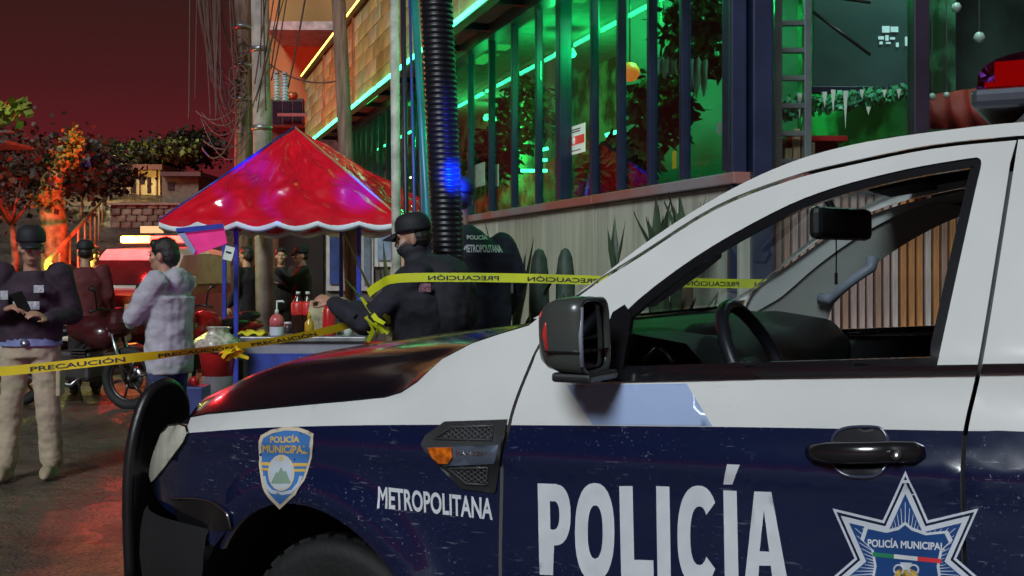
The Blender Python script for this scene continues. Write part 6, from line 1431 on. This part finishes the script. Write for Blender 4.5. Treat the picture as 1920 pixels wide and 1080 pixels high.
# red tub and plastic bags beside the counter
o = thing('red_tub', 'round red plastic tub wrapped in a clear bag left of the counter', 'tub', P(408, 700, 11.6)); o.location.z = 0
obj('stand', MB().lathe([(0, 0), (.16, 0), (.15, .35), (0, .35)], n=16), M('crate_grey', (.12, .1, .12), rough=.7), o, loc=(0, 0, 0)); obj('tub', MB().lathe([(0, .35), (.15, .35), (.19, .62), (.2, .64), (.18, .64), (.14, .38), (0, .38)], n=20, cap=False), REDB, o, loc=(0, 0, 0))
b = MB(); rnd = random.Random(3)
g_ = [[((.2 + .05 * math.sin(j * 2.1 + z * 17)) * k * math.cos(2 * math.pi * j / 14), (.2 + .04 * math.cos(j * 1.7 + z * 11)) * k * math.sin(2 * math.pi * j / 14), z) for j in range(14)] for z, k in ((.60, 1), (.68, 1.1), (.74, .8), (.80, .45), (.84, .6))]; b.sheet(g_, closed=True); obj('plastic_bag', b, M('milky_plastic', (.50, .42, .38), rough=.3, var=.3, scale=20), o, loc=(0, 0, 0))
o = thing('water_jug', 'white and red plastic jug standing just past the push guard', 'jug', P(352, 720, 9.0)); o.location.z = 0
q_ = P(352, 718, 9.0); obj('crate', MB().box((0, 0, (q_.z - .02) / 2), (.3, .25, q_.z - .02), bev=.01), M('blue_crate', (.05, .07, .25), rough=.5), o, loc=(0, 0, 0)); obj('body', MB().lathe([(0, 0), (.06, 0), (.06, .10), (.03, .13), (0, .13)], c=(-.03, 0, q_.z - .015), n=14), M('cream_plastic', (.6, .55, .42), rough=.4), o, loc=(0, 0, 0)); obj('cap', MB().lathe([(0, 0), (.035, 0), (.035, .06), (0, .07)], c=(.06, -.02, q_.z - .015), n=12), REDB, o, loc=(0, 0, 0))
# ================================================================ caution tape
TAPE = M('yellow_tape', (.75, .56, .015), rough=.4, var=.12, scale=4, spec=.4); TAPE2 = M('lime_yellow_tape', (.58, .66, .02), rough=.4, var=.12, scale=4)
def tape(name, pts, wid, mat, label, words, mirror=False, tw=lambda t: 0.0):
    line = [Vector(p) for p in smooth_line([tuple(p) for p in pts], 10)]; n = len(line); cum = [0]
    for a, b_ in zip(line, line[1:]): cum.append(cum[-1] + (b_ - a).length)
    def at(s, h):
        s = max(0, min(cum[-1] - 1e-6, s)); k = next(i for i in range(n - 1) if cum[i + 1] >= s); t = (s - cum[k]) / max(1e-9, cum[k + 1] - cum[k]); p = line[k].lerp(line[k + 1], t); d = (line[k + 1] - line[k]).normalized()
        ang = tw(s / cum[-1]); sd_ = d.cross(Vector((0, 0, 1))).normalized(); upv = Matrix.Rotation(ang, 3, d) @ sd_.cross(d); return p + upv * h, (Matrix.Rotation(ang, 3, d) @ sd_)
    o = thing(name, label, 'caution tape', line[0]); m = 80
    g_ = [[at(cum[-1] * i / m, wid * (k / 3 - .5))[0] for i in range(m + 1)] for k in range(4)]
    ob = obj('strip', MB().sheet(g_), mat, o, fixn=False)
    for s0, s1, txt in words:
        v2, f2, _ = text2d(txt, .02); vv, ff = refine([(s0 + (s1 - s0) * ((1 - a) if mirror else a), (b_ - .5) * wid * .62) for a, b_ in v2], f2, .05); out = []
        for a, b_ in vv:
            p, nn = at(a, b_); out.append(p + (nn if nn.y < 0 else -nn) * .0025)
        obj('printed_word', (lambda mb_: (mb_.add(out, ff), mb_)[1])(MB()), INK, o, fixn=False)
    return o
tape('caution_tape', [P(-60, 700, 6.6), P(40, 693, 6.7), P(240, 672, 6.9), P(340, 661, 7.0), P(437, 650, 7.1), P(560, 631, 6.95), P(650, 610, 6.75), P(690, 592, 6.6)], .056, TAPE, 'orange-yellow caution tape sagging across the left half in front of the officer and hoodie man', [(.02, .13, 'IÓN'), (.33, .86, 'PRECAUCIÓN'), (1.05, 1.5, 'PRECAUCIÓN'), (1.62, 2.1, 'PRECAUCIÓN')], tw=lambda t: -.25 + (1.0 * max(0, min(1, (t - .3) / .15)) if t < .9 else 1.0))
tape('caution_tape', [P(690, 550, 6.25), P(712, 534, 6.2), P(745, 522, 6.1), P(860, 520, 6.05), P(1000, 522, 6.0), P(1200, 528, 5.95), P(1400, 532, 5.95), P(1580, 533, 5.95)], .048, TAPE2, 'lime-yellow caution tape stretched from the capped officer past the windscreen', [(.42, .80, 'PRECAUCIÓN'), (.95, 1.32, 'PRECAUCIÓN'), (1.78, 2.05, 'PRECAUCIÓN'), (2.13, 2.30, 'CIÓN')], mirror=True)
def knot(c, label, mat, n, sz, seed):
    rnd = random.Random(seed); o = thing('tape_tangle', label, 'caution tape', c); b = MB()
    for k in range(n):
        p = Vector(c) + Vector((rnd.gauss(0, sz * .25), rnd.gauss(0, sz * .2), rnd.gauss(0, sz * .1))); d = Vector((rnd.gauss(0, .6), rnd.gauss(0, .4), rnd.uniform(-1.6, .4))).normalized() * sz * rnd.uniform(.6, 1.6); w_ = d.orthogonal().normalized() * .016; mid = p + d * .5 + Vector((rnd.uniform(-.04, .04), 0, 0))
        b.sheet([[p - w_, p + w_], [mid - w_, mid + w_], [p + d - w_ * .8, p + d + w_ * .8]])
    obj('loop', b, mat, o, fixn=False)
knot(P(437, 654, 7.05), 'orange tape knot with loose ends in the middle of the left tape', TAPE, 7, .09, 1)
knot(P(700, 590, 6.5), 'lime tape ends dangling below the capped officer\'s hand', TAPE2, 9, .11, 2)
# ================================================================ motorcycles
def motorcycle(label, loc, rz, paint, group='parked motorcycles'):
    o = thing('motorcycle', label, 'motorcycle', loc, rz, group); ch = M('moto_metal', (.35, .35, .37), rough=.3, metal=1); bk_ = M('moto_black', (.014, .012, .014), rough=.4)
    for x in (-.68, .68):
        w = bpy.data.objects.new('wheel', None); COL.objects.link(w); w.parent = o; w.location = (x, 0, .31)
        b = MB(); b.tube([(.275 * math.cos(R(k)), 0, .275 * math.sin(R(k))) for k in range(0, 361, 12)], .05, 10, cap=False); obj('tyre', b, RUBBER, w, loc=(0, 0, 0))
        b = MB(); b.tube([(.225 * math.cos(R(k)), 0, .225 * math.sin(R(k))) for k in range(0, 361, 12)], .018, 8, cap=False)
        for k in range(6): b.tube([(.03 * math.cos(R(k * 60)), 0, .03 * math.sin(R(k * 60))), (.22 * math.cos(R(k * 60 + 14)), 0, .22 * math.sin(R(k * 60 + 14)))], .014, 6)
        b.lathe([(0, -.05), (.045, -.05), (.045, .05), (0, .05)], axis=(0, 1, 0), n=12); obj('rim', b, M('dark_rim', (.08, .07, .07), rough=.35, metal=.8), w, loc=(0, 0, 0))
        b = MB(); b.lathe([(.06, -.004), (.12, -.004), (.12, .004), (.06, .004)], c=(0, .06, 0), axis=(0, 1, 0), n=20); obj('brake_disc', b, ch, w, loc=(0, 0, 0))
    b = MB()
    for s in (-.085, .085): b.tube([(.68, s, .31), (.50, s, .85)], .022, 8)
    obj('fork', b, ch, o, loc=(0, 0, 0))
    b = MB(); b.tube([(.48, -.36, 1.0), (.50, -.2, 1.03), (.50, 0, .98), (.50, .2, 1.03), (.48, .36, 1.0)], .014, 8); obj('handlebar', b, bk_, o, loc=(0, 0, 0))
    for s in (-1, 1): obj('mirror', MB().tube([(.50, s * .28, 1.02), (.52, s * .33, 1.2), (.50, s * .38, 1.24)], [.008, .008, .03], 8), bk_, o, loc=(0, 0, 0))
    t = MB(); ellip(t, (.20, 0, .80), (.30, .13, .15)); ellip(t, (.34, 0, .74), (.2, .15, .16)); fuse('tank', t, paint, o, .02, 3)
    t = MB(); ellip(t, (-.30, 0, .78), (.34, .12, .07)); ellip(t, (-.62, 0, .86), (.20, .10, .06)); fuse('seat', t, bk_, o, .02, 3)
    t = MB(); ellip(t, (-.60, 0, .74), (.28, .10, .07)); obj('tail', t, paint, o, loc=(0, 0, 0))
    t = MB(); ellip(t, (.56, 0, .88), (.14, .15, .16)); obj('fairing', t, paint, o, loc=(0, 0, 0))
    obj('headlight', MB().lathe([(0, .0), (.075, 0), (.07, .04), (0, .06)], c=(.66, 0, .88), axis=(1, 0, 0), n=14), M('moto_lens', (.5, .5, .5), rough=.1), o, loc=(0, 0, 0))
    b = MB(); b.box((.08, 0, .43), (.40, .26, .32), bev=.05)
    for k in range(5): b.box((.16, 0, .48 + k * .03), (.2, .32, .012))
    obj('engine', b, M('engine_grey', (.12, .11, .11), rough=.4, metal=.8), o, loc=(0, 0, 0))
    b = MB(); b.tube([(.2, -.1, .35), (.1, -.16, .24), (-.3, -.18, .27), (-.75, -.2, .42)], [.022, .025, .03, .05], 10); obj('exhaust', b, ch, o, loc=(0, 0, 0))
    b = MB(); b.tube([(-.68, -.07, .31), (-.1, -.07, .38)], .022, 6); b.tube([(-.68, .07, .31), (-.1, .07, .38)], .022, 6); b.tube([(.45, 0, .86), (.1, 0, .62), (-.1, 0, .38)], .028, 6); b.tube([(-.1, 0, .4), (-.35, 0, .74)], .024, 6); obj('frame', b, bk_, o, loc=(0, 0, 0))
    b = MB(); b.sheet([[(.68 + .36 * math.cos(R(a)), y, .31 + .36 * math.sin(R(a))) for y in (-.07, 0, .07)] for a in range(50, 140, 12)]); obj('mudguard', b, paint, o, loc=(0, 0, 0))
    b = MB(); b.tube([(-.05, .1, .3), (-.12, .28, .02)], .012, 6); obj('kick_stand', b, ch, o, loc=(0, 0, 0))
    return o
q_ = P(246, 757, 11.7); bike = motorcycle('dark red motorcycle parked behind the hoodie man, front wheel showing', (q_.x - .66, 11.9, 0), R(-18), M('maroon_paint', (.05, .008, .010), rough=.25, coat=.6))
b = MB(); b.box((-.55, -.22, .66), (.42, .18, .30), bev=.03); obj('pannier', b, M('grey_white_box', (.40, .40, .42), rough=.5, var=.15), bike, loc=(0, 0, 0))
q_ = P(400, 700, 13.2); motorcycle('bright red motorcycle parked beside the blue canopy legs', (q_.x, 13.3, 0), R(245), M('signal_red_paint', (.5, .02, .02), rough=.25, coat=.6))
# ================================================================ second patrol truck up the street, lights on
tk = thing('patrol_truck', 'red-lit patrol truck facing us with its roof lights on', 'pickup truck', P(300, 600, 18.2), R(-12)); tk.location.z = on_ground(tk.location.x, 18.2)
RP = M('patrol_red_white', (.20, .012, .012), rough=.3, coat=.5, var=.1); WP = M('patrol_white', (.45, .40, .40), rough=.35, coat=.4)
def lofty(name, rings, mat, par, smooth=True):
    b = MB(); b.sheet(rings, closed=True, smooth=smooth); b.add(rings[0], [tuple(range(len(rings[0])))]); b.add(rings[-1], [tuple(range(len(rings[-1])))[::-1]]); return obj(name, b, mat, par, loc=(0, 0, 0))
def rr_box(y, w, z0, z1, k=.12): return [(-w + k, y, z0), (w - k, y, z0), (w, y, z0 + k), (w, y, z1 - k), (w - k, y, z1), (-w + k, y, z1), (-w, y, z1 - k), (-w, y, z0 + k)]
# local frame: -y faces the camera
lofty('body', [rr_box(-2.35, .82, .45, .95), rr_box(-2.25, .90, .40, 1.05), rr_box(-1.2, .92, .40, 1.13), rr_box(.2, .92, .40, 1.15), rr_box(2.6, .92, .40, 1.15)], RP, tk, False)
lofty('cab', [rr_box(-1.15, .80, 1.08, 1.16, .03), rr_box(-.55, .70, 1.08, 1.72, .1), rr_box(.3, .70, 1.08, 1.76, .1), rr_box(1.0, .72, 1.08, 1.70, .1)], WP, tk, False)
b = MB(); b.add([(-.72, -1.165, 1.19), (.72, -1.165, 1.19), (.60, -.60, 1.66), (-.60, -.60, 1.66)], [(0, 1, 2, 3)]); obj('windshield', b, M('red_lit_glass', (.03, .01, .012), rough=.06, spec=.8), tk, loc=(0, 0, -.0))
b = MB(); b.box((0, -2.37, .74), (1.0, .06, .26), bev=.02); gr_ = obj('grille', b, BLACKP, tk, loc=(0, 0, 0))
for k in range(9): obj('grille_bar', MB().box((-.44 + k * .11, -2.41, .74), (.03, .02, .24)), WP, gr_, loc=(0, 0, 0))
obj('bumper', MB().box((0, -2.42, .52), (1.78, .16, .2), bev=.04), WP, tk, loc=(0, 0, 0))
for s in (-1, 1):
    obj('headlight', MB().box((s * .68, -2.33, .80), (.26, .08, .18), bev=.04), M('truck_lens_%d' % s, (.6, .6, .58), rough=.1), tk, loc=(0, 0, 0))
    obj('mirror', MB().box((s * 1.02, -.95, 1.22), (.2, .1, .18), bev=.03), WP, tk, loc=(0, 0, 0))
    for y in (-1.5, 1.7): 
        w = bpy.data.objects.new('wheel', None); COL.objects.link(w); w.parent = tk; w.location = (s * .80, y, .37)
        obj('tyre', MB().lathe([(.22, -.11), (.34, -.12), (.37, -.08), (.37, .08), (.34, .12), (.22, .11)], axis=(1, 0, 0), n=24, cap=False), RUBBER, w, loc=(0, 0, 0)); obj('rim', MB().lathe([(0, -.09), (.22, -.09), (.22, .09), (0, .09)], axis=(1, 0, 0), n=20), M('truck_rim', (.2, .2, .2), metal=.8, rough=.4), w, loc=(0, 0, 0))
v2, f2, _ = text2d('XL-1', .03); b = MB(); b.add([((a - .5) * .5 + .05, -2.0 + .0, 0) for a, _b in v2], []); b = MB(); b.add([((a - .5) * .55 + .1, -1.95 + (h_ - .5) * .34 * -.0 - .0, 0) for a, h_ in v2], [])
b = MB(); b.add([((a - .5) * .46 - .05, -2.405 - .0, .95 + (h_ - .5) * .16) for a, h_ in v2], f2); obj('lettering', b, VINYLP, gr_, loc=(0, 0, 0), fixn=False)
lbt = bpy.data.objects.new('light_bar', None); COL.objects.link(lbt); lbt.parent = tk; lbt.location = (0, -.1, 1.78)
obj('base', MB().box((0, 0, .02), (1.2, .26, .05), bev=.01), BLACKP, lbt, loc=(0, 0, 0))
for x0, x1, cl, es in ((-.58, -.36, (1, .36, .06), 26), (-.32, -.12, (1, .30, .03), 26), (-.08, .22, (1, .03, .02), 14), (.26, .56, (1, .03, .02), 14)):
    obj('lamp', MB().box(((x0 + x1) / 2, 0, .10), (x1 - x0, .22, .11), bev=.03), emat('bar_lamp', cl, es), lbt, loc=(0, 0, 0))
lamp('lamp_glow', (-.3, -.8, .75), (1, .025, .03), 240, lbt, .1); lamp('lamp_glow', (.3, .6, .35), (1, .025, .03), 160, lbt, .1); _up = lamp('lamp_glow', (-.3, .45, .22), (1, .02, .03), 2600, lbt, kind='SPOT'); _up.data.spot_size = R(95); _up.data.spot_blend = .8; _up.data.shadow_soft_size = .1; _up.rotation_euler = (Matrix.Rotation(R(12), 3, 'Z') @ (Vector((-11.5, 30, 4.2)) - Vector((-5.6, 18.2, 2.0)))).to_track_quat('-Z', 'Y').to_euler()  # uphill spot added to redden the hillside, kept clear of the fascia
# spot set in the foreground truck's bar, narrowed and aimed to tint the canopy blue
bl_ = lamp('blue_beam', (.20, -.45, .16), (.03, .06, 1), 900, lb, kind='SPOT'); bl_.data.spot_size = R(14); bl_.data.spot_blend = .6; bl_.data.shadow_soft_size = .06
tgt = Vector((-2.75, 12.9, 2.75)); src_ = _o + Vector((0, 0, 0)); wm = Matrix.Rotation(car.rotation_euler.z, 3, 'Z'); wp = _o + wm @ (lb.location + Vector((.20, -.45, .16))); dl = wm.inverted() @ (tgt - wp)
bl_.rotation_euler = dl.to_track_quat('-Z', 'Y').to_euler()
# red and blue spots added in the same bar, aimed at people and canopy
def beam(nm, off, col, pw, tgt, half):
    o = lamp(nm, off, col, pw, lb, kind='SPOT'); o.data.spot_size = R(2 * half); o.data.spot_blend = 1; o.data.shadow_soft_size = .05
    o.rotation_euler = (wm.inverted() @ (Vector(tgt) - (_o + wm @ (lb.location + Vector(off))))).to_track_quat('-Z', 'Y').to_euler()
beam('red_beam', (.20, .30, .16), (1, .03, .12), 120, (-3.0, 8.3, 1.25), 12)
beam('blue_beam', (.20, -.30, .16), (.05, .06, 1), 110, (-3.0, 8.3, 1.25), 12)
for px, py, Z, pw, hf in ((385, 378, 13.1, 70000, 1.5), (470, 315, 13.6, 45000, 1.5), (515, 385, 13.0, 50000, 1.2), (655, 362, 13.1, 90000, 1.5)):  # narrow spots added to throw blue pools on the canopy
    beam('blue_beam', (.20, -.45, .16), (0, .03, 1), pw, P(px, py, Z), hf)
